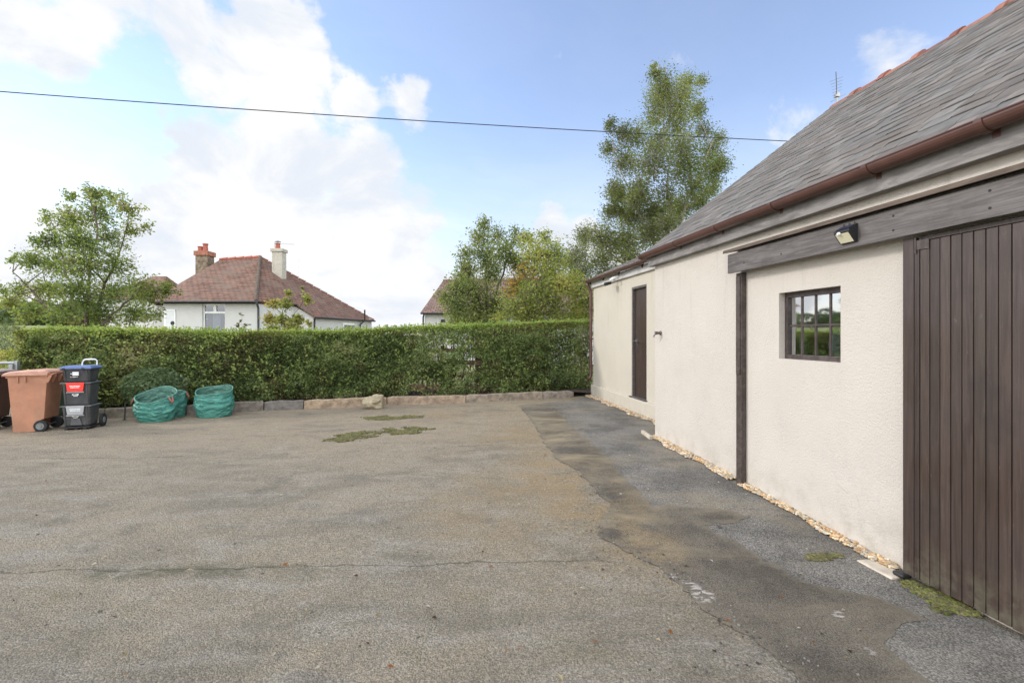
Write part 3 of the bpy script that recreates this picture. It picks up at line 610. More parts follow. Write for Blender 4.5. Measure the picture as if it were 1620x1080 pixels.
# gravel, slab, moss along the wall foot
def blob(b, c, rx, ry, rz, col, seed, n1=5, n2=7, rough=.25):
    r = random.Random(seed); base = len(b.v); rot = r.random()*6.28; rings = []
    for i in range(1, n1):
        ph = math.pi*i/n1; ring = []
        for j in range(n2):
            th = 2*math.pi*j/n2; k = 1+r.uniform(-rough, rough); x, y = rx*math.sin(ph)*math.cos(th)*k, ry*math.sin(ph)*math.sin(th)*k
            ring.append(b.vert((c[0]+x*math.cos(rot)-y*math.sin(rot), c[1]+x*math.sin(rot)+y*math.cos(rot), c[2]+rz*math.cos(ph)*k), col))
        rings.append(ring)
    t = b.vert((c[0], c[1], c[2]+rz), col); q = b.vert((c[0], c[1], c[2]-rz), col)
    for i in range(len(rings)-1):
        for j in range(n2): b.f.append((rings[i][j], rings[i+1][j], rings[i+1][(j+1) % n2], rings[i][(j+1) % n2]))
    for j in range(n2): b.f.append((t, rings[0][j], rings[0][(j+1) % n2])); b.f.append((q, rings[-1][(j+1) % n2], rings[-1][j]))
b = MB(); gr = random.Random(11)
def pebbles(l0, l1, oo, width, n):
    for _ in range(n):
        l = gr.uniform(l0, l1); t = gr.random()**1.3; o = oo+.004+t*width*(1+.35*math.sin(l*5)+.2*math.sin(l*13)); p = W(l, o, 0); z = float(gh(p.x, p.y)); r = gr.uniform(.007, .017)
        g = gr.uniform(.6, 1.15); c = gr.choice([(.52, .38, .22), (.60, .48, .32), (.62, .55, .43), (.45, .29, .15), (.42, .38, .32), (.56, .36, .19)])
        blob(b, (p.x, p.y, z+.012+r*.4+.02*(1-t)*gr.random()), r*gr.uniform(.9, 1.6), r, r*.6, tuple(x*g for x in c), gr.random(), 4, 6)
pebbles(1.75, 3.62, .0, .105, 1500); pebbles(-.0, 1.6, .0, .065, 650); pebbles(3.62, 8.15, -.54, .12, 2000)
tag(b.build('gravel', M['pebble']), kind='stuff', label='tan and cream gravel strip along the foot of the roughcast wall', cat='gravel')
p = W(-.02, .14, 0); b = MB(); b.box(-.12, .13, -.07, .07, -.02, .022, T=lambda q: W(.03+q.x, .11+q.y+.25*q.x*.2, q.z+.0)); tag(b.build('stone_slab', M['slab'], bevel=.01), 'small pale stone slab beside the lower corner of the brown sliding door', 'slab')
p = G(1037, 690); b = MB(); b.box(-.02, .03, -.22, .2, -.01, .05, T=lambda q: W(3.68+q.y, .09+q.x-.15*q.y, q.z+.125)); tag(b.build('stone_offcut', M['slab'], bevel=.008), 'thin tan stone offcut at the foot of the roughcast corner', 'stone')
def moss(name, outline, n, label, cols, hmax):
    b = MB(); q = [G(*p) for p in outline]; poly = [(p.x, p.y) for p in q]; r = random.Random(len(outline)+n)
    pd_ = [(poly[i][0]*(1-t)+poly[(i+1) % len(poly)][0]*t, poly[i][1]*(1-t)+poly[(i+1) % len(poly)][1]*t) for i in range(len(poly)) for t in (0, .2, .4, .6, .8)]
    xs = [p[0] for p in poly]; ys = [p[1] for p in poly]; k = 0; tries = 0
    while k < n and tries < n*60:
        tries += 1
        x, y = r.uniform(min(xs), max(xs)), r.uniform(min(ys), max(ys)); c = False; j = len(poly)-1
        for i in range(len(poly)):
            if (poly[i][1] > y) != (poly[j][1] > y) and x < (poly[j][0]-poly[i][0])*(y-poly[i][1])/(poly[j][1]-poly[i][1])+poly[i][0]: c = not c
            j = i
        if not c: continue
        de = min(math.hypot(x-a_, y-c_) for a_, c_ in pd_)
        if float(fbm(np.array([x*6, y*6, 3.]), 3)) < .70-.30*min(1, de/.16)+r.uniform(-.1, .1): continue
        g = r.uniform(.6, 1.3); cc = r.choice(cols)
        s = r.uniform(.005, .013); blob(b, (x, y, float(gh(x, y))+.008), s*1.5, s, hmax*r.uniform(.25, .8), tuple(v*g for v in cc), r.random(), 4, 6, .35); k += 1
    return tag(b.build(name, M['moss']), kind='stuff', label=label, cat='moss')
MC = [(.12, .125, .04), (.16, .155, .055), (.10, .095, .045), (.17, .15, .08)]
moss('moss', [(562, 660), (600, 657), (680, 657), (670, 662), (610, 665), (575, 665)], 1300, 'narrow green moss strip on the tarmac just in front of the boulder', MC, .012)
moss('moss', [(508, 698), (530, 688), (600, 678), (660, 674), (690, 678), (660, 686), (600, 690), (560, 697), (520, 702)], 2600, 'wider green moss patch on the tarmac nearer the camera', MC, .014)
moss('moss', [(1418, 922), (1445, 915), (1480, 930), (1520, 955), (1572, 985), (1530, 985), (1480, 968), (1440, 945)], 3200, 'bright green moss patch at the foot of the brown sliding door', [(.13, .15, .03), (.17, .175, .045), (.11, .11, .05), (.09, .08, .05), (.15, .13, .06)], .014)
moss('moss', [(1270, 878), (1330, 876), (1345, 882), (1300, 888), (1240, 888)], 500, 'thin mossy streak beside the gravel halfway along the wall', MC, .01)
b = MB(); r = random.Random(2)
for _ in range(260):
    px, py = r.uniform(20, 1400), 655+r.random()**1.5*420; p = G(px, py); s = r.uniform(.005, .02); a = r.random()*6.28
    u = Vector((math.cos(a), math.sin(a), r.uniform(-.2, .3)))*s; v = Vector((-math.sin(a), math.cos(a), r.uniform(-.2, .3)))*s*.6; p = p+Vector((0, 0, .012))
    c = r.choice([(.30, .12, .04), (.42, .36, .26), (.07, .05, .035), (.10, .09, .08), (.45, .42, .38), (.25, .2, .1)])
    b.face([p-u, p-v+Vector((0, 0, .004)), p+u, p+v+Vector((0, 0, .006))], c)
tag(b.build('leaf_litter', M['leaf']), kind='stuff', label='scattered brown and pale fallen leaf scraps on the tarmac yard', cat='leaf litter')

# ------------------------------------------------------------------ kerb stones, bed, boulder
kp = [(95, 667, .22), (165, 662, .23), (232, 659.5, .235), (294, 657, .235), (355, 653, .23), (417, 649.4, .225), (480, 647.3, .225), (612, 640.7, .215), (737, 637.3, .20), (859, 631, .19), (908, 628.6, .18)]
kl = ['dark mossy kerb stone half hidden behind the recycling boxes', 'grey kerb stone behind the dark green shrub left of the bags', 'grey kerb stone behind the wide green garden bag', 'grey kerb stone between the two open green bags', 'grey kerb stone behind the right hand green bag', 'short dark grey kerb stone just right of the green bags', 'long tan kerb stone running up to the boulder', 'long tan kerb stone right of the boulder below the fence gap', 'long grey brown kerb stone second from the garage end', 'short rough kerb stone at the garage end of the row']
kh = .86
kc = [(.16, .145, .11), (.19, .17, .13), (.21, .19, .15), (.21, .19, .16), (.20, .175, .15), (.17, .155, .14), (.33, .25, .175), (.31, .235, .17), (.27, .225, .175), (.25, .215, .18)]
KG = [G(a, b_) for a, b_, _ in kp]
for i in range(len(kp)-1):
    a, c = KG[i], KG[i+1]; d = (c-a); d.z = 0; L = d.length; d.normalize(); nrm = Vector((-d.y, d.x, 0)); ha, hb = kp[i][2], kp[i+1][2]
    b = MB(); n = max(4, int(L/.09)); rr = random.Random(i+40); m_ = 6; gap = .008
    prof = [(0, -.05), (0, .55), (.004, .93), (.02, 1.0), (.13, 1.0), (.15, .92), (.15, -.05)]
    rings = []
    for k in range(n+1):
        t = k/n; p = a+d*(gap+(L-2*gap)*t); h = (ha+(hb-ha)*t)*kh; z0 = float(gh(p.x, p.y)); end = .012 if k in (0, n) else 0
        ring = []
        for o, zz in prof:
            q = p+nrm*o; w = Vector((vnoise(np.array([q.x*7, zz*4, i*3.])), vnoise(np.array([q.x*8+9, zz*5, i*3.])), 0))*.022-Vector((.011, .011, 0))
            ring.append(b.vert((q.x, q.y+w.y+ (end if o < .01 else 0), z0+h*zz-end*(zz > .5)+w.x*(zz > .5)), kc[i]))
        rings.append(ring)
    for k in range(n):
        for j in range(len(prof)-1): b.f.append((rings[k][j], rings[k+1][j], rings[k+1][j+1], rings[k][j+1]))
    b.f.append(tuple(rings[0])); b.f.append(tuple(reversed(rings[-1])))
    tag(b.build('kerb_stone', M['kerb']), kl[i], 'kerb stone', 'kerb stones edging the hedge bed')
b = MB(); pts = []
for i, g in enumerate(KG):
    j = min(i, len(KG)-2); d = (KG[j+1]-KG[j]); d.z = 0; d.normalize(); n_ = Vector((-d.y, d.x, 0)); z = float(gh(g.x, g.y))
    pts.append((g+n_*.14+Vector((0, 0, .12)), g+n_*1.9+Vector((0, 0, .14))))
pts.insert(0, (pts[0][0]+Vector((-.9, -.1, 0)), pts[0][1]+Vector((-.9, -.1, 0)))); pts.append((pts[-1][0]+Vector((.75, .1, -.05)), pts[-1][1]+Vector((1.2, .3, 0))))
for i in range(len(pts)-1): b.face([pts[i][0], pts[i+1][0], pts[i+1][1], pts[i][1]])
tag(b.build('soil', M['soil']), kind='structure')
p = G(592, 646); b = MB(); N1, N2 = 18, 26
for i in range(N1+1):
    for j in range(N2):
        ph, th = math.pi*i/N1, 2*math.pi*j/N2; v = Vector((math.sin(ph)*math.cos(th), math.sin(ph)*math.sin(th), math.cos(ph)))
        n_ = float(fbm(np.array([v.x*1.6+5, v.y*1.6+1, v.z*1.6+3]), 4)); k = .45+1.1*n_
        q = Vector((v.x*.25*k+.0, v.y*.17*k, v.z*.17*k)); q.x = max(-.24, min(.19, q.x)); 
        b.vert((p.x+q.x, p.y+q.y, p.z+.12+max(q.z, -.14)), (.33, .28, .19))
for i in range(N1):
    for j in range(N2): b.f.append((i*N2+j, (i+1)*N2+j, (i+1)*N2+(j+1) % N2, i*N2+(j+1) % N2))
tag(b.build('boulder', M['rock']), 'rough tan boulder with moss resting against the kerb stones', 'boulder')

# ------------------------------------------------------------------ foliage
TOPSHOOT = 900
def leaf_mesh(name, C, size, cols, m, parent, aspect=.55, droop=None, kind=None):
    n = len(C); C = np.asarray(C, float)
    u = rng.normal(size=(n, 3)); u[:, 2] *= .6
    if droop is not None: u = u*.6+np.asarray(droop)
    u /= np.linalg.norm(u, axis=1)[:, None]
    w = rng.normal(size=(n, 3)); v = np.cross(u, w); v /= np.linalg.norm(v, axis=1)[:, None]
    nn = np.cross(u, v)
    L = (size*rng.uniform(.65, 1.35, n))[:, None]
    V = np.empty((n, 4, 3)); V[:, 0] = C-u*L*.5; V[:, 1] = C+v*L*aspect*.5-u*L*.06+nn*L*.08; V[:, 2] = C+u*L*.5; V[:, 3] = C-v*L*aspect*.5-u*L*.06+nn*L*.08
    off = Vector((0, 0, 0)); q = parent
    while q: off += q.location; q = q.parent
    V = V.reshape(-1, 3)-np.array(off)
    me = bpy.data.meshes.new(name); me.vertices.add(n*4); me.vertices.foreach_set('co', V.ravel().astype(np.float32))
    me.loops.add(n*4); me.loops.foreach_set('vertex_index', np.arange(n*4, dtype=np.int32)); me.polygons.add(n)
    me.polygons.foreach_set('loop_start', np.arange(n, dtype=np.int32)*4)
    me.update(calc_edges=True); me.validate()
    ca = me.color_attributes.new('Col', 'FLOAT_COLOR', 'POINT'); cc = np.ones((n, 4, 4), np.float32); cc[:, :, :3] = np.asarray(cols)[:, None, :]
    ca.data.foreach_set('color', cc.ravel()); me.materials.append(m)
    o = bpy.data.objects.new(name, me); COL.objects.link(o); o.parent = parent
    if kind: o['kind'] = kind
    return o
GREEN = 1.7
def pal(cols, n, C=None, scale=1.2, jitter=.25):
    cols = np.array(cols)
    if C is None: k = rng.random(n)
    else: k = np.clip((fbm(np.asarray(C)*scale+3.1)-.5)*1.9+.5+rng.normal(0, .18, n), 0, .9999)
    i = k*(len(cols)-1); a = i.astype(int); f = (i-a)[:, None]; c = cols[a]*(1-f)+cols[np.minimum(a+1, len(cols)-1)]*f
    c = c*.86+c.mean(1)[:, None]*.14
    return c*GREEN*rng.uniform(1-jitter, 1+jitter, n)[:, None]
def tree(name, label, cat, base, stems, lobes, Y, nleaf, lsize, cols, barkc, thick, depth=.8, special=None, group=None, sprig=.44, aspect=.55, droop=None, per=18):
    """lobes: (px, py, radius px, optional density); real crown clusters spread over depth"""
    root = thing(name, base, label, cat, group); b = MB(); rr = random.Random(hash(label) % 1000 if False else len(label)*7+int(nleaf))
    allC, allS = [], []; L3 = []
    tot = sum((l[2]**1.7)*(l[3] if len(l) > 3 else 1) for l in lobes)
    spanr = max(l[2] for l in lobes)/F*Y
    for l in lobes:
        r = l[2]/F*Y; dy = rr.uniform(-1, 1)*depth; c = P(l[0], l[1], Y+dy); L3.append((c, r, l))
    st = []
    for s in stems:                                         # stems: pixel polyline of a main stem
        pts = [Vector(base)]+[P(px, py, Y+rr.uniform(-.2, .2)*depth) for px, py in s]
        fine = []
        for i in range(len(pts)-1):
            for k in range(4): fine.append(pts[i].lerp(pts[i+1], k/4)+Vector((rr.uniform(-1, 1), rr.uniform(-1, 1), 0))*.02*(i+1))
        fine.append(pts[-1]); st.append(fine); n = len(fine); b.tube(fine, [thick*(1-.85*i/(n-1)) for i in range(n)], 8, barkc)
    for (c, r, l) in L3:
        best = None
        for f in st:
            for i, p in enumerate(f[2:]):
                dz = c.z-p.z; h = math.hypot(c.x-p.x, c.y-p.y)
                cost = (c-p).length+(.5 if dz < h*.2 else 0)+abs(dz-h*.7)*.25
                if best is None or cost < best[0]: best = (cost, p, (i+2)/len(f))
        p = best[1]; mid = p.lerp(c, .5)+Vector((rr.uniform(-.1, .1), rr.uniform(-.1, .1), .08*(c-p).length)); R0 = thick*(1-.8*best[2])*.45+.006
        b.tube([p, p.lerp(mid, .5), mid, mid.lerp(c, .6), c], [R0, R0*.8, R0*.6, R0*.4, R0*.22], 5, barkc, False)
        dens = l[3] if len(l) > 3 else 1; n = int(nleaf*(l[2]**1.7)*dens/tot); ns = max(3, n//per)
        for _ in range(ns):                                 # sprays: each a twig with leaves strung along it
            v = Vector((rr.gauss(0, 1), rr.gauss(0, 1), rr.gauss(0, 1))).normalized()*r*(rr.random()**.45)
            e = c+v*1.08; s0 = c+v*.35
            tw = [s0.lerp(e, t)+Vector((0, 0, (.06*r)*math.sin(3*t))) for t in (0, .5, 1)]
            b.tube(tw, [.009, .006, .003], 3, barkc, False)
            q = max(2, n//ns); t = np.array([rr.random()**.7 for _ in range(q)])[:, None]
            pp = np.array(s0)[None]*(1-t)+np.array(e)[None]*t+rng.normal(0, sprig*r*.42, (q, 3))
            allC.append(pp); allS += [l]*q
    C = np.concatenate(allC); cols_ = pal(cols, len(C), C)
    if special:
        px = C[:, 0]/C[:, 1]*F+810; py = HZ-(C[:, 2]-EYE)/C[:, 1]*F
        for (sx, sy, sr, sc, pr) in special:
            k = ((px-sx)**2+(py-sy)**2 < sr**2)&(rng.random(len(C)) < pr)&(C[:, 1] < Y+.35*depth); cols_[k] = np.array(sc)*rng.uniform(.7, 1.25, k.sum())[:, None]
    b.build('trunk', M['bark'], root); leaf_mesh('crown', C, lsize, cols_, M['leaf'], root, aspect, droop)
    return root
def cr(lst, s, ox, oy): return [(x/s+ox, y/s+oy, r/s)+tuple(k) for x, y, r, *k in lst]
t1 = cr([(600,105,75),(450,120,50),(720,130,75,.8),(820,210,85,.9),(620,230,130),(450,280,115),(300,260,65,.7),(240,410,50,.8),(330,400,90),(500,420,130),(700,400,120,.8),(850,350,75,.7),(950,330,50,.6),(200,540,100,.9),(80,510,40,.7),(350,560,130),(550,560,150),(750,560,120,.8),(120,720,95,.8),(300,720,130),(520,740,150),(720,740,140),(870,720,95),(950,740,100),(1060,720,75),(60,800,75),(200,860,100),(400,880,110),(640,880,120),(850,880,110),(980,880,70,.7),(20,720,60,.6)], 4.05, 0, 280)
tree('garden_tree', 'broad green multi stemmed tree behind the hedge above the bins', 'tree', (P(138, 530, 12.4).x, 12.4, 0),
     [[(138, 520), (140, 450), (148, 380), (152, 300)], [(125, 505), (105, 430), (85, 360)], [(150, 500), (175, 430), (205, 350)], [(115, 515), (60, 470), (20, 430)], [(160, 515), (200, 480), (250, 455)]],
     t1, 12.4, 23000, .07, [(.07, .105, .03), (.10, .145, .04), (.135, .185, .05), (.17, .205, .06), (.19, .19, .075)], (.14, .11, .085), .06, 1.1, special=[(255, 455, 40, (.17, .19, .06), .5)])
t2 = cr([(475,75,22,.7),(480,105,35),(520,170,85),(640,160,65),(705,155,38,.8),(500,250,85),(600,260,105),(690,290,60),(480,330,75,.8),(600,360,90,.8),(720,390,65,.8),(800,420,45,.8),(265,365,42),(330,400,75),(400,420,75,.9),(500,450,95),(620,470,95,.9),(760,500,95),(260,480,55),(340,540,95),(470,560,105),(620,580,105),(760,600,95),(810,560,50),(290,680,65),(400,680,85,.8),(540,690,75,.7),(680,680,85),(760,680,50),(280,780,65,1.5),(360,800,90,1.6),(480,800,100,1.6),(600,780,95,1.6),(700,740,65,1.4),(140,900,65,1.3),(230,920,85,1.4),(330,930,95,1.5),(450,900,95,1.5),(550,850,80,1.5),(400,720,70,1.4),(300,700,60,1.3),(110,1000,70),(220,1020,90),(350,1010,80),(60,1040,55),(120,1080,80),(250,1100,80)], 3.087, 880, 80)
tree('birch_tree', 'tall birch with pale trunk and windblown olive leaves behind the garage roof', 'tree', (P(1058, 530, 17).x, 17, 0),
     [[(1056, 470), (1057, 380), (1059, 280), (1050, 190), (1040, 110)], [(1052, 420), (1010, 340), (970, 240)], [(1060, 400), (1095, 300), (1125, 230)], [(1050, 470), (980, 410), (930, 370)]],
     t2, 17, 76000, .074, [(.07, .085, .035), (.09, .11, .043), (.115, .14, .05), (.14, .165, .06), (.17, .20, .07)], (.27, .235, .19), .07, 1.5, droop=(.9, 0, -.25), sprig=.62, aspect=.45, special=[(1120, 270, 45, (.13, .18, .045), .5)])
t3 = cr([(400,110,45),(380,190,65),(470,170,65,.8),(560,180,60,.8),(300,260,55,.8),(400,270,85),(500,260,85),(320,330,65),(440,350,90),(260,440,75),(350,450,100),(250,520,80),(350,560,90),(450,520,110),(430,600,60),(250,590,55),(300,380,70),(200,480,45),(300,600,70),(380,620,60)], 3.175, 640, 320)
tree('garden_tree', 'darker loose tree behind the hedge, partly hiding the roof of the far white house', 'tree', (P(772, 530, 16.5).x, 16.5, 0),
     [[(770, 500), (768, 420), (775, 350)], [(765, 500), (740, 440), (725, 400)], [(778, 480), (800, 420), (815, 370)]], t3, 16.5, 20000, .08, [(.085, .115, .04), (.115, .15, .05), (.15, .18, .06), (.185, .20, .075)], (.12, .10, .08), .06, 1.0, sprig=.62)
t4 = cr([(700,170,45),(620,180,50),(650,260,95),(740,250,75),(785,290,60,.8),(560,290,60),(620,350,100),(720,350,95),(560,430,90),(660,440,110),(780,430,90),(880,440,70),(540,540,90),(640,540,100),(760,540,100),(870,540,80),(480,580,40),(920,500,50),(820,600,60),(600,600,60),(700,600,60),(930,420,40),(850,370,60),(820,410,60),(900,580,60)], 3.175, 640, 320)
tree('garden_tree', 'yellow green tree with an orange leafed branch behind the hedge', 'tree', (P(845, 530, 15).x, 15, 0),
     [[(845, 505), (843, 430), (850, 370)], [(850, 500), (880, 440), (890, 400)], [(840, 500), (815, 450), (805, 420)]], t4, 15, 22000, .078, [(.115, .145, .04), (.15, .185, .045), (.19, .22, .055), (.23, .24, .065), (.27, .255, .075)], (.13, .10, .08), .05, .9, sprig=.6,
     special=[(812, 430, 18, (.40, .235, .075), .6), (830, 428, 14, (.42, .25, .08), .5), (806, 455, 15, (.38, .23, .075), .55), (847, 436, 9, (.40, .24, .09), .4)])
t5 = cr([(960,420,28,.8),(1040,385,14,.8),(1080,460,40),(860,490,45),(940,490,50),(840,580,55),(920,600,55),(1010,590,45),(1090,610,28,.7),(860,650,50),(980,650,60)], 4.05, 220, 360)
tree('sapling', 'sparse yellowish sapling behind the hedge in front of the bungalow corner', 'sapling', (P(450, 530, 12).x, 12, 0), [[(450, 515), (447, 490), (460, 465)], [(452, 515), (478, 480)]], t5, 12, 2600, .075, [(.10, .13, .03), (.16, .19, .04), (.24, .23, .06), (.28, .2, .07)], (.16, .12, .09), .018, .35, per=8)
t6 = [(382, 497, 4), (380, 507, 3), (377, 514, 6), (389, 513, 5), (384, 520, 5)]
tree('sapling', 'tiny thin sapling showing above the hedge right of the bungalow window', 'sapling', (P(381, 530, 11.5).x, 11.5, 0), [[(381, 515), (382, 494)]], t6, 11.5, 110, .07, [(.08, .10, .04), (.14, .15, .06)], (.12, .1, .08), .008, .05, per=6)

# hedge
top_px = [(18, 523), (60, 521), (130, 520), (250, 523), (400, 525), (500, 524), (600, 520), (680, 516), (760, 513), (850, 511), (945, 508)]
hpath = [Vector((P(16, 0, G(24, 664).y+.42).x, G(24, 664).y+.42, 0))] + [KG[i]+Vector((-.02, .42, 0)) for i in (1, 3, 5, 7, 8, 9)] + [Vector((2.05, 11.75, .12))]
cum = [0]
for i in range(1, len(hpath)): cum.append(cum[-1]+(hpath[i].xy-hpath[i-1].xy).length)
HL = cum[-1]
def hpos(t):
    t = np.asarray(t, float)*HL; xs = np.interp(t, cum, [p.x for p in hpath]); ys = np.interp(t, cum, [p.y for p in hpath]); return xs, ys
def htop(xs, ys):
    px = 810+xs/ys*F; return EYE+(HZ-np.interp(px, [p[0] for p in top_px], [p[1] for p in top_px]))/F*(ys+.15)
hedge = thing('hedge', (hpath[3].x, hpath[3].y+.5, 0), 'long clipped green hedge behind the kerb stones at the end of the yard', 'hedge')
def hedge_leaves(n, mode):
    t = rng.random(n); xs, ys = hpos(t); zt = htop(xs, ys)
    if mode == 'front':
        z = .16+rng.random(n)**.9*(zt-.16); dep = rng.exponential(.10, n)
    elif mode == 'top':
        dep = rng.random(n)*.95; z = zt-rng.exponential(.035, n)
    elif mode == 'back':
        z = .1+rng.random(n)*(zt-.1); dep = 1.0-rng.exponential(.08, n)
    q = np.stack([xs*1.7, z*1.9, np.zeros(n)+5], 1)
    bulge = (fbm(q, 3)-.5)*.46+(fbm(q*3.4+2, 2)-.5)*.26
    low = np.clip(1-(z-.16)/.35, 0, 1)*.04
    prof = np.clip((z-zt+.10)/.10, 0, 1)**2*.07
    if mode == 'front': dep = dep+prof+low
    z = z+np.where(mode == 'top', 1, .15)*rng.normal(0, .02, n)+ (fbm(np.stack([xs*1.3, ys*0, xs*0], 1))-.5)*.07*np.clip((z-zt+.5)/.5, 0, 1)
    C = np.stack([xs-.05*0, ys+dep-bulge*(1 if mode == 'front' else .3), z], 1)
    # thin places: near the garage and where the old fence shows
    px = 810+C[:, 0]/C[:, 1]*F; py = HZ-(C[:, 2]-EYE)/C[:, 1]*F
    hole = fbm(np.stack([xs*2.6+3, z*3.0, xs*0+1], 1), 3); thr = np.where(px > 860, .34, np.where((px > 640) & (px < 800) & (py > 545), .46, .33))
    keep = (hole > thr-rng.random(n)*.16)|(mode != 'front')
    if mode == 'back': keep = np.ones(n, bool)
    return C[keep], z[keep], zt[keep]
hp = [(.060, .088, .030), (.09, .128, .043), (.125, .172, .058), (.165, .20, .075), (.21, .21, .105)]
C, z, zt = hedge_leaves(155000, 'front'); cc = pal(hp, len(C), C, 1.6, .3)
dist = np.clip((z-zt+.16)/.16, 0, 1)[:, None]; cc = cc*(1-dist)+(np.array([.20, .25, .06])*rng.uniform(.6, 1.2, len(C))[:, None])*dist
br = fbm(C*2.1+9) > .57; k = br & (rng.random(len(C)) < .30); cc[k] = np.array([.16, .10, .055])*rng.uniform(.6, 1.3, k.sum())[:, None]
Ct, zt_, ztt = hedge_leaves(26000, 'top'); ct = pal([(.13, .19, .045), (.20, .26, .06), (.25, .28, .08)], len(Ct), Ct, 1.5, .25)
Cb, *_ = hedge_leaves(34000, 'back'); cb = pal(hp, len(Cb), Cb, 1.5, .25)
Cc = np.concatenate([C, Ct, Cb])
# stray shoots standing out of the clipped top and face
ts = rng.random(TOPSHOOT); xs_, ys_ = hpos(ts); zs_ = htop(xs_, ys_); dd = rng.random(TOPSHOOT)*.9; sh = []
for x_, y_, z_, d_ in zip(xs_, ys_, zs_, dd):
    h_ = rng.uniform(.03, .13); lx, ly = rng.normal(0, .03, 2); m_ = int(4+h_*60); tt = rng.random(m_); sh.append(np.stack([x_+lx*tt+rng.normal(0, .008, m_), y_+d_+ly*tt+rng.normal(0, .008, m_), z_-.02+h_*tt], 1))
n_ = 1500; tf = rng.random(n_); xf, yf = hpos(tf); zf = .25+rng.random(n_)*(htop(xf, yf)-.35)
for x_, y_, z_ in zip(xf, yf, zf):
    L_ = rng.uniform(.06, .2); ax_, az_ = rng.normal(0, .5), rng.uniform(.1, .9); m_ = 7; tt = rng.random(m_); sh.append(np.stack([x_+ax_*L_*tt, y_+.02-L_*tt*.7, z_+az_*L_*tt], 1)+rng.normal(0, .008, (m_, 3)))
Cs = np.concatenate(sh); cs_ = pal([(.12, .18, .045), (.18, .235, .06), (.22, .25, .08)], len(Cs), Cs, 1.5, .25)
Cc = np.concatenate([Cc, Cs]); 
# end face on the left
n = 7000; xe = hpath[0].x+rng.exponential(.06, n); ye = hpath[0].y+rng.random(n); ze = .1+rng.random(n)*1.5; Ce = np.stack([xe-(fbm(np.stack([ye*2, ze*2, ye*0], 1))-.5)*.3, ye, ze], 1); ce = pal(hp, n, Ce, 1.5, .25)
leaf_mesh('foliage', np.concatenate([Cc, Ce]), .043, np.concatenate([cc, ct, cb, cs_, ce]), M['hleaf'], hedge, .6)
b = MB(); hr = random.Random(4)
for _ in range(1500):
    t = hr.random(); x, y = hpos(t); zt1 = float(htop(x, y)); x, y = float(x), float(y); d = hr.uniform(.22, .7); z0 = hr.uniform(.1, zt1-.5)
    p = Vector((x, y+d, z0)); q = p+Vector((hr.uniform(-.2, .2), hr.uniform(-.3, .05), hr.uniform(.2, .5))); q.z = min(q.z, zt1-.05)
    b.tube([p, p.lerp(q, .5)+Vector((hr.uniform(-.03, .03), 0, 0)), q], [.009, .007, .004], 4, (.12, .085, .06), False)
for _ in range(70):
    t = hr.random(); x, y = hpos(t); x, y = float(x), float(y); p = Vector((x, y+hr.uniform(.3, .6), .1)); q = p+Vector((hr.uniform(-.2, .2), hr.uniform(-.1, .1), 1.2)); b.tube([p, p.lerp(q, .5)+Vector((.04, 0, 0)), q], [.022, .017, .01], 6, (.13, .10, .07), False)
b.build('stem', M['bark'], hedge)
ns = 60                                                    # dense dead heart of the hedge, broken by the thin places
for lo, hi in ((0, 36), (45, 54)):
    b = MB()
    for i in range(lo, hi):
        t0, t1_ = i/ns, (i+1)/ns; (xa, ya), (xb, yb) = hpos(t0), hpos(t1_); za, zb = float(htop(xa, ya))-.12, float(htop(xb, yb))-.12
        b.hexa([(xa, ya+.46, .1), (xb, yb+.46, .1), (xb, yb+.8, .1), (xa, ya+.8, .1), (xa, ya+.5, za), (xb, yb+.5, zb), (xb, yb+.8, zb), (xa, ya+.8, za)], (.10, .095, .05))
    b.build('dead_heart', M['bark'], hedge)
# old board fence inside the hedge
fx0, fx1 = P(625, 600, 10.9), P(800, 600, 11.1)
FY = 11.22
fence = thing('fence', ((fx0.x+fx1.x)/2, 10.95, .1), 'weathered wooden board fence showing through the gap in the hedge', 'fence')
for k, (py0, py1) in enumerate(((552, 559), (572, 580), (592, 601), (612, 622))):
    z1_, z0_ = P(0, py0, 10.7).z, P(0, py1, 10.7).z; b = MB()
    b.hexa([(fx0.x, FY, z0_), (fx1.x, FY+.2, z0_), (fx1.x, FY+.225, z0_), (fx0.x, FY+.025, z0_), (fx0.x, FY, z1_), (fx1.x, FY+.2, z1_-.01), (fx1.x, FY+.225, z1_-.01), (fx0.x, FY+.025, z1_)]); b.build('board', M['fence'], fence, bevel=.003)
for px in (632, 700, 790):
    b = MB(); p = P(px, 600, FY+.03+(px-632)*.0012); b.box(p.x-.04, p.x+.04, p.y-.0, p.y+.08, .05, 1.35); b.build('post', M['fence'], fence, bevel=.004)
# dark clipped shrub before the hedge
def shrub(name, label, c, rx, ry, rz, n, cols, lsize):
    root = thing(name, (c[0], c[1], 0), label, 'shrub'); v = rng.normal(size=(n, 3)); v /= np.linalg.norm(v, axis=1)[:, None]; rad = 1-rng.exponential(.10, n)
    bl = 1+(fbm(v*2.2+4)-.5)*.5
    Cq = np.array(c)+v*np.array([rx, ry, rz])*(rad*bl)[:, None]; Cq = Cq[Cq[:, 2] > .05]
    leaf_mesh('foliage', Cq, lsize, pal(cols, len(Cq), Cq, 2.2, .3), M['hleaf'], root, .5)
    b = MB()
    for k in range(12):
        a = k*.52; b.tube([(c[0], c[1], .05), (c[0]+rx*.4*math.cos(a), c[1]+ry*.4*math.sin(a), c[2]), (c[0]+rx*.8*math.cos(a), c[1]+ry*.8*math.sin(a), c[2]+rz*.4)], [.014, .01, .004], 5, (.1, .08, .06), False)
    b.build('stem', M['bark'], root); return root
sp = P(240, 622, 9.25); shrub('shrub', 'dark blue green clipped shrub in front of the hedge behind the wide bag', (sp.x, 9.35, .50), .62, .36, .42, 12000, [(.065, .10, .05), (.09, .135, .065), (.13, .175, .09), (.19, .225, .13)], .055)
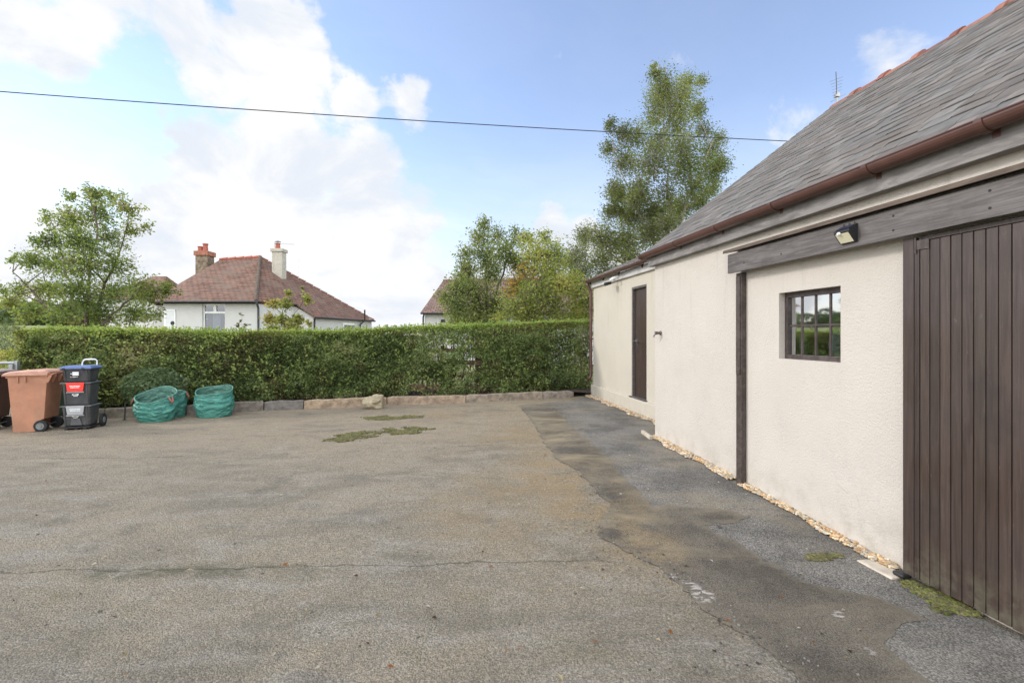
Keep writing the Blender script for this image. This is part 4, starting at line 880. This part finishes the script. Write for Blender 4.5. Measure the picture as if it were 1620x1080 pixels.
b = MB(); p = G(197, 664); b.tube([p, p+Vector((-.01, .03, .32))], .012, 6); b.disc_ring(p+Vector((0, 0, .0)), (0, 0, 1), [(.03, 0), (.03, .012)], 8); tag(b.build('stake', M['dark']), 'thin black stake standing at the kerb below the dark shrub', 'stake')
# field edge on the far left: shrubs and a far wood
sp = P(2, 560, 11.5); shrub('shrub', 'yellow flowering rough shrub past the left end of the hedge', (sp.x-.4, 12.2, .55), 1.0, .7, .65, 7000, [(.10, .13, .03), (.20, .22, .05), (.30, .28, .06), (.16, .12, .08)], .06)
sp = P(8, 505, 30); shrub('shrub', 'grey green bush out in the field left of the hedge', (sp.x+.2, 30, 1.15), 1.2, .8, 1.2, 3500, [(.07, .10, .05), (.10, .13, .06), (.13, .15, .08)], .12)
n = 26000; ww = thing('wood', (-150, 130, 2), 'distant line of dark trees along the field edge at far left', 'wood'); ww['kind'] = 'stuff'
cx = rng.uniform(-230, -60, 70); cy = 118+rng.random(70)*25; cz = rng.uniform(2.5, 5, 70); k = rng.integers(0, 70, n); v = rng.normal(size=(n, 3)); v /= np.linalg.norm(v, axis=1)[:, None]
base_z = np.array([float(terr(a, c)) for a, c in zip(cx, cy)])
Cw = np.stack([cx[k]+v[:, 0]*4.5, cy[k]+v[:, 1]*3, base_z[k]+cz[k]*.7+v[:, 2]*cz[k]*.75], 1); leaf_mesh('crown', Cw, 1.1, pal([(.035, .06, .03), (.06, .09, .045), (.09, .12, .06)], n, Cw*.15), M['leaf'], ww, .8, kind='stuff')
b = MB()
for a, c, h in zip(cx, cy, base_z): b.tube([(a, c, h-.3), (a, c, h+3)], [.25, .15], 5, (.12, .1, .08))
b.build('trunk', M['bark'], ww)['kind'] = 'stuff'

# ------------------------------------------------------------------ bungalow (left)
def roofpoly(b, pts, hdir, holes=None):
    pts = [Vector(p) for p in pts]; h = Vector(hdir).normalized(); n = (pts[1]-pts[0]).cross(pts[2]-pts[0]).normalized(); up = n.cross(h).normalized()
    if up.z < 0: up = -up
    b.face(pts, (1, 1, 1), [((p-pts[0]).dot(h), (p-pts[0]).dot(up)) for p in pts])
bung = thing('bungalow', (-13.5, 24, 0), 'white bungalow with red brown tiled hip roof and two chimneys beyond the hedge', 'house')
YB = 20.0
A, B_ = P(348, 411, 25), P(412, 407, 25); D = P(405, 476, YB); Cc_ = P(236, 474, YB); E = Vector((-10.25, 22, 3.08)); Fp = Vector((-9.4, 22, 2.47)); Gp = Vector((-8.3, 27.8, 2.47)); Hb = Vector((-8.6, 31, 2.6)); BL = Vector((-22.3, 30, 3.05))
DL = Vector((Cc_.x, YB, D.z))
b = MB()
roofpoly(b, [DL, D, B_, A], (1, 0, 0))
roofpoly(b, [D, E, B_], (0.3, 1, 0)); roofpoly(b, [E, Fp, B_], (.19, 1, 0)); roofpoly(b, [Fp, Gp, B_], (.19, 1, 0)); roofpoly(b, [Gp, BL, A, B_], (-1, 0, 0)); roofpoly(b, [BL, DL, A], (0, 1, 0))
b.v = b.v; rb = b.build('roof', M['tile'], bung); md = rb.modifiers.new('solid', 'SOLIDIFY'); md.thickness = .07; md.offset = -1
def ridge_line(p, q, par, m=M['pot'], r=.09, step=.42):
    d = q-p; n = max(1, int(d.length/step))
    b = MB()
    for i in range(n): b.tube([p+d*(i/n)+Vector((0, 0, .0)), p+d*((i+.97)/n)+Vector((0, 0, .025))], [r, r*1.1], 8)
    return b.build('ridge_tile_row', m, par)
ridge_line(A, B_, rb); ridge_line(B_, Gp, rb, simple('hip_tile', (.20, .105, .08), .85, .3), .06); ridge_line(D, B_, rb, simple('mossy_hip_tile', (.10, .075, .055), .9, .4), .08)
b = MB()                                                     # walls
def wallp(pts, zt, zb=-.3, th=.25):
    for (p, q) in zip(pts[:-1], pts[1:]):
        p, q = Vector(p), Vector(q); d = (q-p).normalized(); n = Vector((-d.y, d.x, 0))*th
        b.hexa([(p.x, p.y, zb), (q.x, q.y, zb), (q.x+n.x, q.y+n.y, zb), (p.x+n.x, p.y+n.y, zb), (p.x, p.y, zt), (q.x, q.y, zt), (q.x+n.x, q.y+n.y, zt), (p.x+n.x, p.y+n.y, zt)])
xw0, xw1 = P(320, 0, YB+.3).x, P(356, 0, YB+.3).x; zs, zt_b = P(0, 545, YB+.3).z, P(0, 480.5, YB+.3).z
yw = YB+.3; xl = P(258, 0, yw).x; xr = D.x-.05; EV = 2.98
wallp([(xl, yw, 0), (xw0, yw, 0)], EV); wallp([(xw1, yw, 0), (xr, yw, 0)], EV)
b.box(xw0, xw1, yw, yw+.25, -.3, zs); b.box(xw0, xw1, yw, yw+.25, zt_b, EV)
wallp([(xr, yw+.002, 0), (E.x-.15, 22.1, 0)], EV); 
b.hexa([(E.x-.2, 22.12, -.3), (Fp.x-.12, 22.12, -.3), (Fp.x-.12, 22.35, -.3), (E.x-.2, 22.35, -.3), (E.x-.2, 22.12, 3.0), (Fp.x-.12, 22.12, 2.46), (Fp.x-.12, 22.35, 2.46), (E.x-.2, 22.35, 3.0)])
wallp([(Fp.x-.12, 22.14, 0), (Gp.x-.13, 27.7, 0)], 2.44); wallp([(Gp.x-.13, 27.72, 0), (-22.0, 29.8, 0)], 2.6); wallp([(-22, 29.8, 0), (xl-1.4, yw+1.2, 0)], 2.9)
wallp([(xl-1.4, yw+1.2, 0), (xl-.001, yw+1.2, 0)], EV); wallp([(xl, yw+1.2, 0), (xl, yw+.001, 0)], EV)
b.build('wall', M['white'], bung)
def chimney(px0, px1, ytop, ybot, Y, capm, m, pots, capc):
    x0, x1 = P(px0, 0, Y).x, P(px1, 0, Y).x; zt, zb = P(0, ytop, Y).z, P(0, ybot, Y).z; w = x1-x0
    b = MB(); b.box(x0, x1, Y, Y+w*.9, zb-.8, zt); ch = b.build('chimney', m, rb, bevel=.01)
    b = MB(); b.box(x0-.06, x1+.06, Y-.06, Y+w*.9+.06, zt+.001, zt+capc); b.build('cap', capm, ch, bevel=.012)
    for (px, py) in pots:
        b = MB(); p = P(px, py, Y+w*.45); z = zt+capc; h = p.z-z; b.disc_ring((p.x, p.y, z), (0, 0, 1), [(.14, 0), (.13, h*.2), (.11, h*.8), (.135, h*.85), (.135, h), (.09, h)], 14); b.build('chimney_pot', M['pot'], ch, smooth=False)
    return ch
chimney(309, 328, 404, 428, 24.6, simple('red_brick_cap', (.33, .14, .09), .9, .3, 9, .5, 30), M['stone'], [(317, 390), (325, 385.5)], .24)
c2 = chimney(430, 446, 398, 436, 24.0, M['concrete'], M['concrete'], [(439.5, 385)], .16)
b = MB(); p = P(439.5, 382, 24.2); b.disc_ring(p, (0, 0, 1), [(.15, -.03), (.15, .0), (.04, .05)], 12); b.tube([P(439.5, 386, 24.2), p], .01, 5); b.tube([P(434, 392, 24.2), P(434, 383, 24.2)], .012, 5); b.tube([P(445, 386, 24.2), P(466, 386.5, 24.2)], .011, 5); b.build('cowl', M['metal'], c2)
# window with two top lights, door, pipes
b = MB(); o = yw+.08; bar = .055; zm = P(0, 494, yw).z; xm = (xw0+xw1)/2
b.box(xw0, xw0+bar, o, o+.07, zs, zt_b); b.box(xw1-bar, xw1, o, o+.07, zs, zt_b); b.box(xw0+bar, xw1-bar, o, o+.07, zt_b-bar, zt_b); b.box(xw0+bar, xw1-bar, o, o+.07, zm-.04, zm+.04); b.box(xm-.06, xm+.06, o, o+.07, zm+.04, zt_b-bar); b.box(xw0+bar, xw1-bar, o, o+.07, zs, zs+bar)
wi = b.build('window', M['upvc'], bung)
b = MB(); b.face([(xw0+.02, o+.04, zs+.02), (xw1-.02, o+.04, zs+.02), (xw1-.02, o+.04, zt_b-.02), (xw0+.02, o+.04, zt_b-.02)]); b.build('pane', M['hglass'], wi)
b = MB(); n = 16
for i in range(n): 
    xa, xb_ = xw0+.22+(.34)*i/n, xw0+.22+(.34)*(i+1)/n; ya, yb_ = o+.3+.03*math.sin(i*1.6), o+.3+.03*math.sin((i+1)*1.6)
    b.face([(xa, ya, zs), (xb_, yb_, zs), (xb_, yb_, zm), (xa, ya, zm)])
b.build('curtain', simple('pale_curtain', (.62, .68, .66), .9, .05), wi)
b = MB(); b.face([(xw0-.3, o+.75, zs-.2), (xw1+.3, o+.75, zs-.2), (xw1+.3, o+.75, zt_b+.1), (xw0-.3, o+.75, zt_b+.1)]); b.build('room_back', simple('dim_room', (.07, .075, .085), .9), wi)
b = MB(); xd0, xd1 = P(263, 0, yw).x, P(276.5, 0, yw).x; b.box(xd0, xd1, yw-.03, yw-.002, -.2, P(0, 491.5, yw).z); dr = b.build('door', simple('pale_grey_door', (.66, .67, .69), .4, .05), bung)
b = MB(); b.box(xd0-.06, xd0, yw-.04, yw-.002, -.2, P(0, 490, yw).z); b.box(xd1, xd1+.05, yw-.04, yw-.002, -.2, P(0, 490, yw).z); b.box(xd0-.06, xd1+.05, yw-.045, yw-.004, P(0, 491.5, yw).z, P(0, 490, yw).z+.02); b.build('frame', M['upvc'], dr)
b = MB(); pa = P(274, 511, yw); b.disc_ring((pa.x, yw-.032, pa.z), (0, -1, 0), [(.09, 0), (.09, .012)], 14); b.build('glazing', M['dark'], dr)
def bgut(p, q, down, m=M['dark'], r=.05):
    b = MB(); b.tube([p, q], r, 8); g = b.build('gutter', m, bung)
    for pth in down:
        b = MB(); b.tube(pth, .045, 8); b.build('downpipe', m, bung)
bgut(DL+Vector((0, -.03, -.03)), D+Vector((.1, -.03, -.03)), [[D+Vector((.05, -.02, -.05)), D+Vector((.05, -.02, -.12)), D+Vector((-.02, .22, -.3)), Vector((D.x-.02, D.y+.23, -.2))]], simple('grey_black_gutter', (.05, .05, .055), .5), .042)
bgut(Fp+Vector((.05, .0, -.03)), Gp+Vector((.05, 0, -.03)), [[Fp+Vector((.02, -.02, -.05)), Fp+Vector((-.04, .05, -.2)), Vector((Fp.x-.04, 22.06, -.2))]], M['dark'], .045)
b = MB(); pd = P(577, 495, 26.2); b.tube([P(577, 490, 26.4), P(577, 507, 26.4), P(570, 513, 26.2), P(568, 535, 26.0)], .045, 8); b.build('soil_pipe', M['dark'], bung)
# low window in the extension side wall
wa, wb = Vector((Fp.x-.12, 22.14, 0)), Vector((Gp.x-.13, 27.7, 0)); dd_ = (wb-wa).normalized(); nn_ = Vector((dd_.y, -dd_.x, 0))
p, q = wa+dd_*2.5+nn_*.01, wa+dd_*3.6+nn_*.01; b = MB()
b.hexa([p+Vector((0, 0, 1.2)), q+Vector((0, 0, 1.2)), q+nn_*.05+Vector((0, 0, 1.2)), p+nn_*.05+Vector((0, 0, 1.2)), p+Vector((0, 0, 2.25)), q+Vector((0, 0, 2.25)), q+nn_*.05+Vector((0, 0, 2.25)), p+nn_*.05+Vector((0, 0, 2.25))]); w2 = b.build('window', M['upvc'], bung)
p2, q2 = p+dd_*.07+nn_*.056, q-dd_*.07+nn_*.056; b = MB(); b.face([p2+Vector((0, 0, 1.3)), q2+Vector((0, 0, 1.3)), q2+Vector((0, 0, 2.15)), p2+Vector((0, 0, 2.15))]); b.build('pane', simple('dim_glass', (.10, .10, .10), .1, .3, spec=.8), w2)
# small second hip roof peeping out on the left
b = MB(); pk = P(257, 437, 28); roofpoly(b, [pk+Vector((-2.6, -1.8, -1.5)), pk+Vector((1.3, -1.8, -1.5)), pk+Vector((.25, 0, 0)), pk+Vector((-.6, 0, 0))], (1, 0, 0)); roofpoly(b, [pk+Vector((1.3, -1.8, -1.5)), pk+Vector((1.3, 1.8, -1.5)), pk+Vector((.25, 0, 0))], (0, 1, 0)); roofpoly(b, [pk+Vector((-2.6, 1.8, -1.5)), pk+Vector((-2.6, -1.8, -1.5)), pk+Vector((-.6, 0, 0))], (0, 1, 0)); roofpoly(b, [pk+Vector((1.3, 1.8, -1.5)), pk+Vector((-2.6, 1.8, -1.5)), pk+Vector((-.6, 0, 0)), pk+Vector((.25, 0, 0))], (1, 0, 0))
b.build('wing_roof', M['tile'], bung)
b = MB(); b.box(pk.x-2.4, pk.x+1.1, 26.5, 29.5, -.2, pk.z-1.45); b.build('wing_wall', M['white'], bung)
# ------------------------------------------------------------------ second white house behind the middle trees
h2 = thing('house', (0, 27, 0), 'white house with long brown tiled roof behind the middle trees', 'house')
e0, r0 = P(665, 494.5, 25), P(701, 444, 29); e1 = Vector((6.5, 25, e0.z)); r1 = Vector((6.2, 29, r0.z)); bk0, bk1 = Vector((e0.x+1.2, 33, e0.z)), Vector((6.5, 33, e0.z))
b = MB(); roofpoly(b, [e0, e1, r1, r0], (1, 0, 0)); roofpoly(b, [bk1, bk0, r0, r1], (1, 0, 0)); rf2 = b.build('roof', M['tile2'], h2); md = rf2.modifiers.new('s', 'SOLIDIFY'); md.thickness = .09
ridge_line(r0, r1, rf2, simple('brown_ridge', (.22, .14, .11), .9, .2), .09); 
b = MB(); x0 = e0.x+.18; 
b.box(x0, 6.4, 25.3, 25.55, -.2, e0.z-.08); b.box(6.15, 6.398, 25.552, 32.7, -.2, e0.z-.08)
b.hexa([(x0, 25.552, -.2), (x0+.25, 25.552, -.2), (bk0.x+.4, 32.7, -.2), (bk0.x+.15, 32.7, -.2), (x0, 25.552, e0.z-.08), (x0+.25, 25.552, e0.z-.08), (bk0.x+.4, 32.7, e0.z-.08), (bk0.x+.15, 32.7, e0.z-.08)])
b.face([(x0+.01, 25.4, e0.z-.1), (bk0.x+.12, 32.6, e0.z-.1), (r0.x+.2, 29, r0.z-.16)]); b.build('wall', M['white'], h2)
b = MB(); b.tube([e0+Vector((.02, -.03, -.04)), e1+Vector((0, -.03, -.04))], .05, 8); b.build('gutter', M['dark'], h2)
b = MB(); b.tube([P(671, 496, 25), P(669.5, 502, 25.2), P(669.5, 540, 25.2)], .045, 8); b.build('downpipe', M['dark'], h2)
b = MB(); pv = P(701, 507.5, 25.28); b.box(pv.x-.12, pv.x+.12, 25.25, 25.298, pv.z-.08, pv.z+.08); b.build('vent', M['dark'], h2)
# thin pale lamp post beyond the bungalow
b = MB(); b.tube([P(471, 545, 40), P(471, 415, 40), P(472.5, 410.5, 40), P(475.5, 409.5, 40), P(478, 413, 40)], .04, 6); tag(b.build('lamp_post', simple('pale_grey_post', (.7, .72, .74), .5)), 'thin pale hooked lamp post rising beyond the bungalow roof', 'lamp post')

# ------------------------------------------------------------------ overhead cable
b = MB(); pts = []
for t in np.linspace(0, 1, 40):
    px = -250+t*(1330+250); py = 125+ (px+250)*.0826-.0000112*(px+250)**2 - 6*math.sin(0) ; Y = 11+5*t
    pts.append(P(px, py, Y))
b.tube(pts, .013, 6)
tag(b.build('overhead_cable', M['wire']), 'long black overhead cable crossing the sky above the houses', 'cable')

# ------------------------------------------------------------------ wheelie bins
def tbox(b, x0, x1, y0, y1, z0, X0, X1, Y0, Y1, z1, col=(1, 1, 1)): b.hexa([(x0, y0, z0), (x1, y0, z0), (x1, y1, z0), (x0, y1, z0), (X0, Y0, z1), (X1, Y0, z1), (X1, Y1, z1), (X0, Y1, z1)], col)
def bin_(loc, rz, bm, lm, label, k=1.0):
    t = thing('wheelie_bin', loc, label, 'bin', 'wheelie bins at the left of the yard', rz)        # front of the bin looks to -x, hinge and wheels at +x
    b = MB(); pr = [(-.215, 0), (.08, 0), (.10, .17), (.205, .21), (.262, .90), (.272, .905), (.278, .965), (-.285, .965), (-.28, .905), (-.262, .90)]
    hw = lambda z: .175+.045*min(z, .9)/.9+(.012 if z > .902 else 0)
    ra = [b.vert((x, -hw(z), z)) for x, z in pr]; rb_ = [b.vert((x, hw(z), z)) for x, z in pr]; n_ = len(pr)
    for i in range(n_): b.f.append((ra[i], ra[(i+1) % n_], rb_[(i+1) % n_], rb_[i]))
    b.f.append(tuple(ra[::-1])); b.f.append(tuple(rb_))
    body = b.build('body', bm, t, bevel=.022, local=True)
    for x in (-.12, -.02):
        b = MB(); b.box(x-.007, x+.007, -.236, -.20, .83, .93); b.build('rib', bm, body, local=True)
    b = MB(); prof = [(-.32, .945), (-.32, .985), (-.24, 1.015), (0, 1.035), (.24, 1.03), (.285, 1.0)]
    N_ = len(prof)
    rings = [[(x, y, z - (.02 if abs(y) > .24 else 0)) for x, z in prof] for y in (-.25, -.19, 0, .19, .25)]
    vv = [[b.vert(p) for p in r_] for r_ in rings]; lo = [[b.vert((p[0], p[1], .945 if i_ > 0 else .93)) for i_, p in enumerate(r_)] for r_ in rings]
    for i in range(4):
        for j in range(N_-1): b.f.append((vv[i][j], vv[i+1][j], vv[i+1][j+1], vv[i][j+1])); b.f.append((lo[i][j+1], lo[i+1][j+1], lo[i+1][j], lo[i][j]))
        b.f.append((vv[i][0], lo[i][0], lo[i+1][0], vv[i+1][0])); b.f.append((vv[i][-1], vv[i+1][-1], lo[i+1][-1], lo[i][-1]))
    for i in (0, 4):
        for j in range(N_-1): b.f.append((vv[i][j], vv[i][j+1], lo[i][j+1], lo[i][j]))
    b.box(-.345, -.315, -.13, .13, .955, .975)
    lid = b.build('lid', lm, t, bevel=.01, local=True)
    b = MB(); b.tube([(.27, -.2, .945), (.345, -.2, .965), (.355, -.16, .97), (.355, .16, .97), (.345, .2, .965), (.27, .2, .945)], .015, 8); b.tube([(.285, -.22, .985), (.285, .22, .985)], .02, 8)
    for y in (-.21, -.08, .08, .21): tbox(b, .258, .28, y-.01, y+.01, .82, .258, .335, y-.01, y+.01, .945)
    b.build('handle', bm, t, local=True)
    for y in (-.195, .195):
        b = MB(); s = -1 if y < 0 else 1; b.disc_ring((.17, y-s*.025, .095), (0, s, 0), [(.07, 0), (.093, .0), (.095, .006), (.095, .044), (.09, .05), (.06, .05), (.058, .046)], 24); wh = b.build('wheel', M['black'], t, local=True)
        b = MB(); b.disc_ring((.17, y-s*.025, .095), (0, s, 0), [(.060, .036), (.056, .055), (.03, .05), (.025, .06), (.012, .06)], 20); b.build('hub', M['hub'], wh, local=True)
    b = MB(); b.tube([(.17, -.19, .095), (.17, .19, .095)], .012, 8); b.build('axle', M['metal'], t, local=True)
    t.scale = (k, k, k); return t
p = P(58, 685, 7.80); bin_((p.x, 7.80, .0), math.radians(16), M['bin'], M['bin_lid'], 'light brown wheelie bin with faded lid beside the recycling boxes', .99)
p = P(-22, 683, 7.85); bin_((p.x, 7.85, 0), math.radians(14), M['bin_dark'], M['lid_grey'], 'dark brown wheelie bin cut by the left edge of the photo', .98)
p = P(91, 680, 8.5); bin_((p.x, 8.5, 0), math.radians(16), M['bin_green'], M['bin_green'], 'dark green wheelie bin hidden behind the recycling boxes', .92)
# metal gate end behind the bins
gt = thing('gate', (P(10, 600, 8.6).x, 8.6, 0), 'grey tubular metal gate end behind the dark brown bin', 'gate')
b = MB(); pa = P(24, 575, 8.55); b.tube([(pa.x-2.2, 8.5, pa.z-.01), (pa.x, 8.55, pa.z+.015)], .026, 8); b.tube([(pa.x-2.2, 8.5, .45), (pa.x, 8.55, .45)], .022, 8); b.build('rail', M['metal'], gt)
b = MB(); b.box(pa.x-.0, pa.x+.055, 8.53, 8.585, 0, pa.z+.05); b.box(pa.x-.07, pa.x, 8.5, 8.53, pa.z-.16, pa.z-.01); b.build('post', M['metal'], gt, bevel=.004)

# ------------------------------------------------------------------ recycling box stack on its trolley
SL_ = G(130, 681); rzs = math.radians(17)
Rm = Matrix.Rotation(rzs, 4, 'Z')
def off(x, y, z): return SL_*1.0+Vector((-.2, .2, 0))+(Rm@Vector((x, y, 0)))+Vector((0, 0, z))
def rbox(z, h, label, flap, lid=False, foot=False):
    t = thing('recycling_box', off(0, 0, z), label, 'recycling box', 'recycling boxes stacked on the trolley', rzs); t.scale = (.8, .8, 1)
    b = MB(); tbox(b, -.215, .215, -.165, .165, 0, -.245, .245, -.195, .195, h-.03); body = b.build('body', M['box'], t, bevel=.03, local=True)
    b = MB(); b.box(-.27, .27, -.215, .215, h-.035, h-.015); b.build('rim', M['box'] if not flap else simple('worn_grey_rim', (.12, .125, .13), .5), t, bevel=.008, local=True)
    for x in (-.19, .19):
        b = MB(); tbox(b, x-.012, x+.012, -.18, -.168, .03, x-.012, x+.012, -.208, -.194, h-.04); b.build('rib', M['box'], body, local=True)
    if flap:
        b = MB(); tbox(b, -.135, .135, -.224, -.212, h-.165, -.16, .16, -.232, -.216, h-.015); fo = b.build('flap', flap, t, bevel=.006, local=True)
        b = MB(); b.box(-.15, .15, -.226, -.205, h-.185, h-.168); b.build('lip', simple('pale_lip', (.3, .3, .31), .5), fo, local=True)
        b = MB()
        rr = random.Random(int(z*100))
        for row, (zz, w) in enumerate(((h-.07, .10), (h-.095, .085))):
            x = -w+.01
            while x < w-.01:
                e = x+rr.uniform(.012, .03); b.box(x, e, -.2345, -.2295, zz-.007, zz+.006); x = e+.006
        b.build('print', M['print'], fo, local=True)
    b = MB()
    if flap:
        x = -.06
        for w, hh in ((.02, .02), (.016, .014), (.014, .014), (.014, .014), (.03, .026)): b.box(x, x+w, -.2055, -.19, h*.40-hh/2+.03, h*.40+hh/2+.03); x += w+.004
        b.box(-.04, .035, -.2035, -.188, h*.40, h*.40+.008)
    else:
        b.box(-.05, .055, -.2125, -.195, h-.125, h-.095); b.box(-.05, .055, -.2125, -.195, h-.09, h-.065); b.box(-.085, -.056, -.2125, -.195, h-.10, h-.09)
        for x in (-.085, -.05, -.03, -.01, .02): b.box(x, x+.014, -.21, -.19, h-.155, h-.146)
    b.build('print', M['print'], body, local=True)
    if foot:
        b = MB(); tbox(b, -.10, .10, -.186, -.172, .02, -.07, .07, -.205, -.18, .13); b.build('foot_recess', simple('mid_grey_plastic', (.11, .115, .12), .5), body, bevel=.006, local=True)
    if lid:
        b = MB(); b.box(-.275, .275, -.22, .22, h-.012, h+.018); b.box(-.24, .24, -.185, .185, h+.018, h+.034); ld = b.build('lid', M['blue'], t, bevel=.01, local=True)
        for x in (-.2, .13):
            b = MB(); b.box(x-.02, x+.02, -.23, -.221, h-.035, h+.005); b.build('catch', M['dark'], ld, local=True)
    return t
rbox(.06, .365, 'bottom dark recycling box with a grey flap on the trolley', M['greyflap'], foot=True)
rbox(.405, .41, 'middle dark recycling box with a red flap', M['red'])
rbox(.80, .245, 'top dark recycling box closed with a blue lid', None, lid=True)
tr = thing('trolley', off(0, 0, 0), 'wheeled trolley with white looped handle under the recycling boxes', 'trolley', rz=rzs); tr.scale = (.8, .8, 1)
b = MB(); b.box(-.25, .25, -.2, .2, .03, .055)
for x in (-.17, 0, .15): b.box(x-.03, x+.03, -.19, -.12, 0, .03)
b.build('base', M['dark'], tr, bevel=.005, local=True)
b = MB(); b.tube([(-.10, .235, .05), (-.10, .24, 1.11), (-.075, .24, 1.16), (-.04, .24, 1.175), (.13, .24, 1.175), (.165, .24, 1.15), (.165, .24, 1.11), (.13, .235, .05)], .014, 8); b.build('handle', simple('white_tube', (.72, .73, .72), .35), tr, smooth=True, local=True)
for x in (-.30, .30):
    b = MB(); s = 1 if x > 0 else -1; b.disc_ring((x-s*.02, .17, .115), (s, 0, 0), [(.06, 0), (.112, 0), (.115, .008), (.115, .04), (.11, .048), (.06, .048), (.055, .04)], 22); wh = b.build('wheel', M['black'], tr, local=True)
    b = MB(); b.disc_ring((x-s*.02, .17, .115), (s, 0, 0), [(.058, .03), (.05, .05), (.02, .055)], 16); b.build('hub', M['hub'], wh, local=True)
b = MB(); b.tube([(-.30, .17, .115), (.30, .17, .115)], .012, 8); b.build('axle', M['metal'], tr, local=True)

# ------------------------------------------------------------------ green garden bags
def bag(px, py, dY, rb, rm, rt, zf, zb_, label, seed, straps, squash=.8, lean=0.):
    p = G(px, py); c = Vector((p.x*(p.y+dY)/p.y, p.y+dY, p.z)); t = thing('garden_bag', c, label, 'garden bag', 'green garden bags by the kerb')
    rs = np.random.default_rng(seed); b = MB(); N, K = 110, 56
    ph = rs.random((10, 3))*6.28; fr = [(rs.integers(1, 5)*rs.choice([-1, 1]), rs.uniform(5, 13)) for _ in range(10)]
    def surf(i, j, inner):
        v = i/K; th = 2*math.pi*j/N
        r = rb+(rm-rb)*math.sin(min(v/.5, 1)*math.pi/2)+(rt-rm)*sm(v, .5, 1)
        w = sum(math.sin(f[0]*th+f[1]*v*2.2+q[0]+1.5*math.sin(2*th+q[1]+v*4)) for f, q in zip(fr, ph))/10
        tw = th+1.1*v*math.sin(2*th+seed)                       # creases run slantwise round the bag
        w2 = abs(float(fbm(np.array([math.cos(tw)*2.6+seed, math.sin(tw)*2.6, v*5.5+math.sin(th*2+seed)*.8]), 2))-.5)*2
        amp = .10*math.sin(math.pi*min(1, v*1.0)**.8)*(1-.5*sm(v, .82, 1))+.012
        r2 = r*(1+amp*(.9*w+1.6*(w2-.3)))-(.012 if inner else 0)
        fcy = (1-math.sin(th))/2                                # 1 at the camera side
        zt = zf*fcy+zb_*(1-fcy)+.015*math.sin(3*th+seed)
        z = zt*(v**.95)+.012*float(w)*math.sin(math.pi*v)
        return (r2*math.cos(th)+lean*v, r2*math.sin(th)*squash, max(z, .002)+(.006 if inner else 0))
    def colr(i, j, inner):
        g = .85+.35*rs.random(); 
        return (.055*g, .23*g, .185*g) if not inner else (.08*g, .20*g, .155*g)
    out = [[b.vert(surf(i, j, False), colr(i, j, False)) for j in range(N)] for i in range(K+1)]
    inn = [[b.vert(surf(i, j, True), colr(i, j, True)) for j in range(N)] for i in range(K+1)]
    for i in range(K):
        for j in range(N):
            b.f.append((out[i][j], out[i][(j+1) % N], out[i+1][(j+1) % N], out[i+1][j])); b.f.append((inn[i+1][j], inn[i+1][(j+1) % N], inn[i][(j+1) % N], inn[i][j]))
    for j in range(N): b.f.append((out[K][j], out[K][(j+1) % N], inn[K][(j+1) % N], inn[K][j]))
    b.f.append(tuple(out[0][::-1])); b.f.append(tuple(inn[0]))
    body = b.build('body', M['bag'], t, smooth=True, local=True)
    b = MB(); ring = [Vector(surf(K, j, False))+Vector((0, 0, .002)) for j in range(N)]; b.tube(ring+[ring[0]], .007, 6); b.build('rim', simple('pale_green_rim', (.12, .30, .24), .5), t, smooth=True, local=True)
    for a in straps:
        j = int(a/360*N) % N; p0 = Vector(surf(K-1, (j-2) % N, False)); p1 = Vector(surf(K-1, (j+2) % N, False)); o_ = Vector((p0.x+p1.x, p0.y+p1.y, 0)).normalized()
        b = MB(); m1 = (p0+p1)/2+o_*.045+Vector((0, 0, -.13)); b.tube([p0, p0.lerp(m1, .6)+o_*.02, m1, p1.lerp(m1, .6)+o_*.02, p1], .013, 6); b.build('strap', M['strap'], t, smooth=True, local=True)
    return t
bag(247, 670, .30, .28, .355, .34, .37, .60, 'widest green garden bag with a gaping top nearest the bins', 3, (205, 345))
bag(277, 663, .28, .17, .20, .19, .42, .50, 'narrow green garden bag tucked behind the widest bag', 8, (20,))
bag(339, 662, .28, .30, .355, .33, .44, .585, 'rounded green garden bag standing alone at the right', 5, (165,), .82)
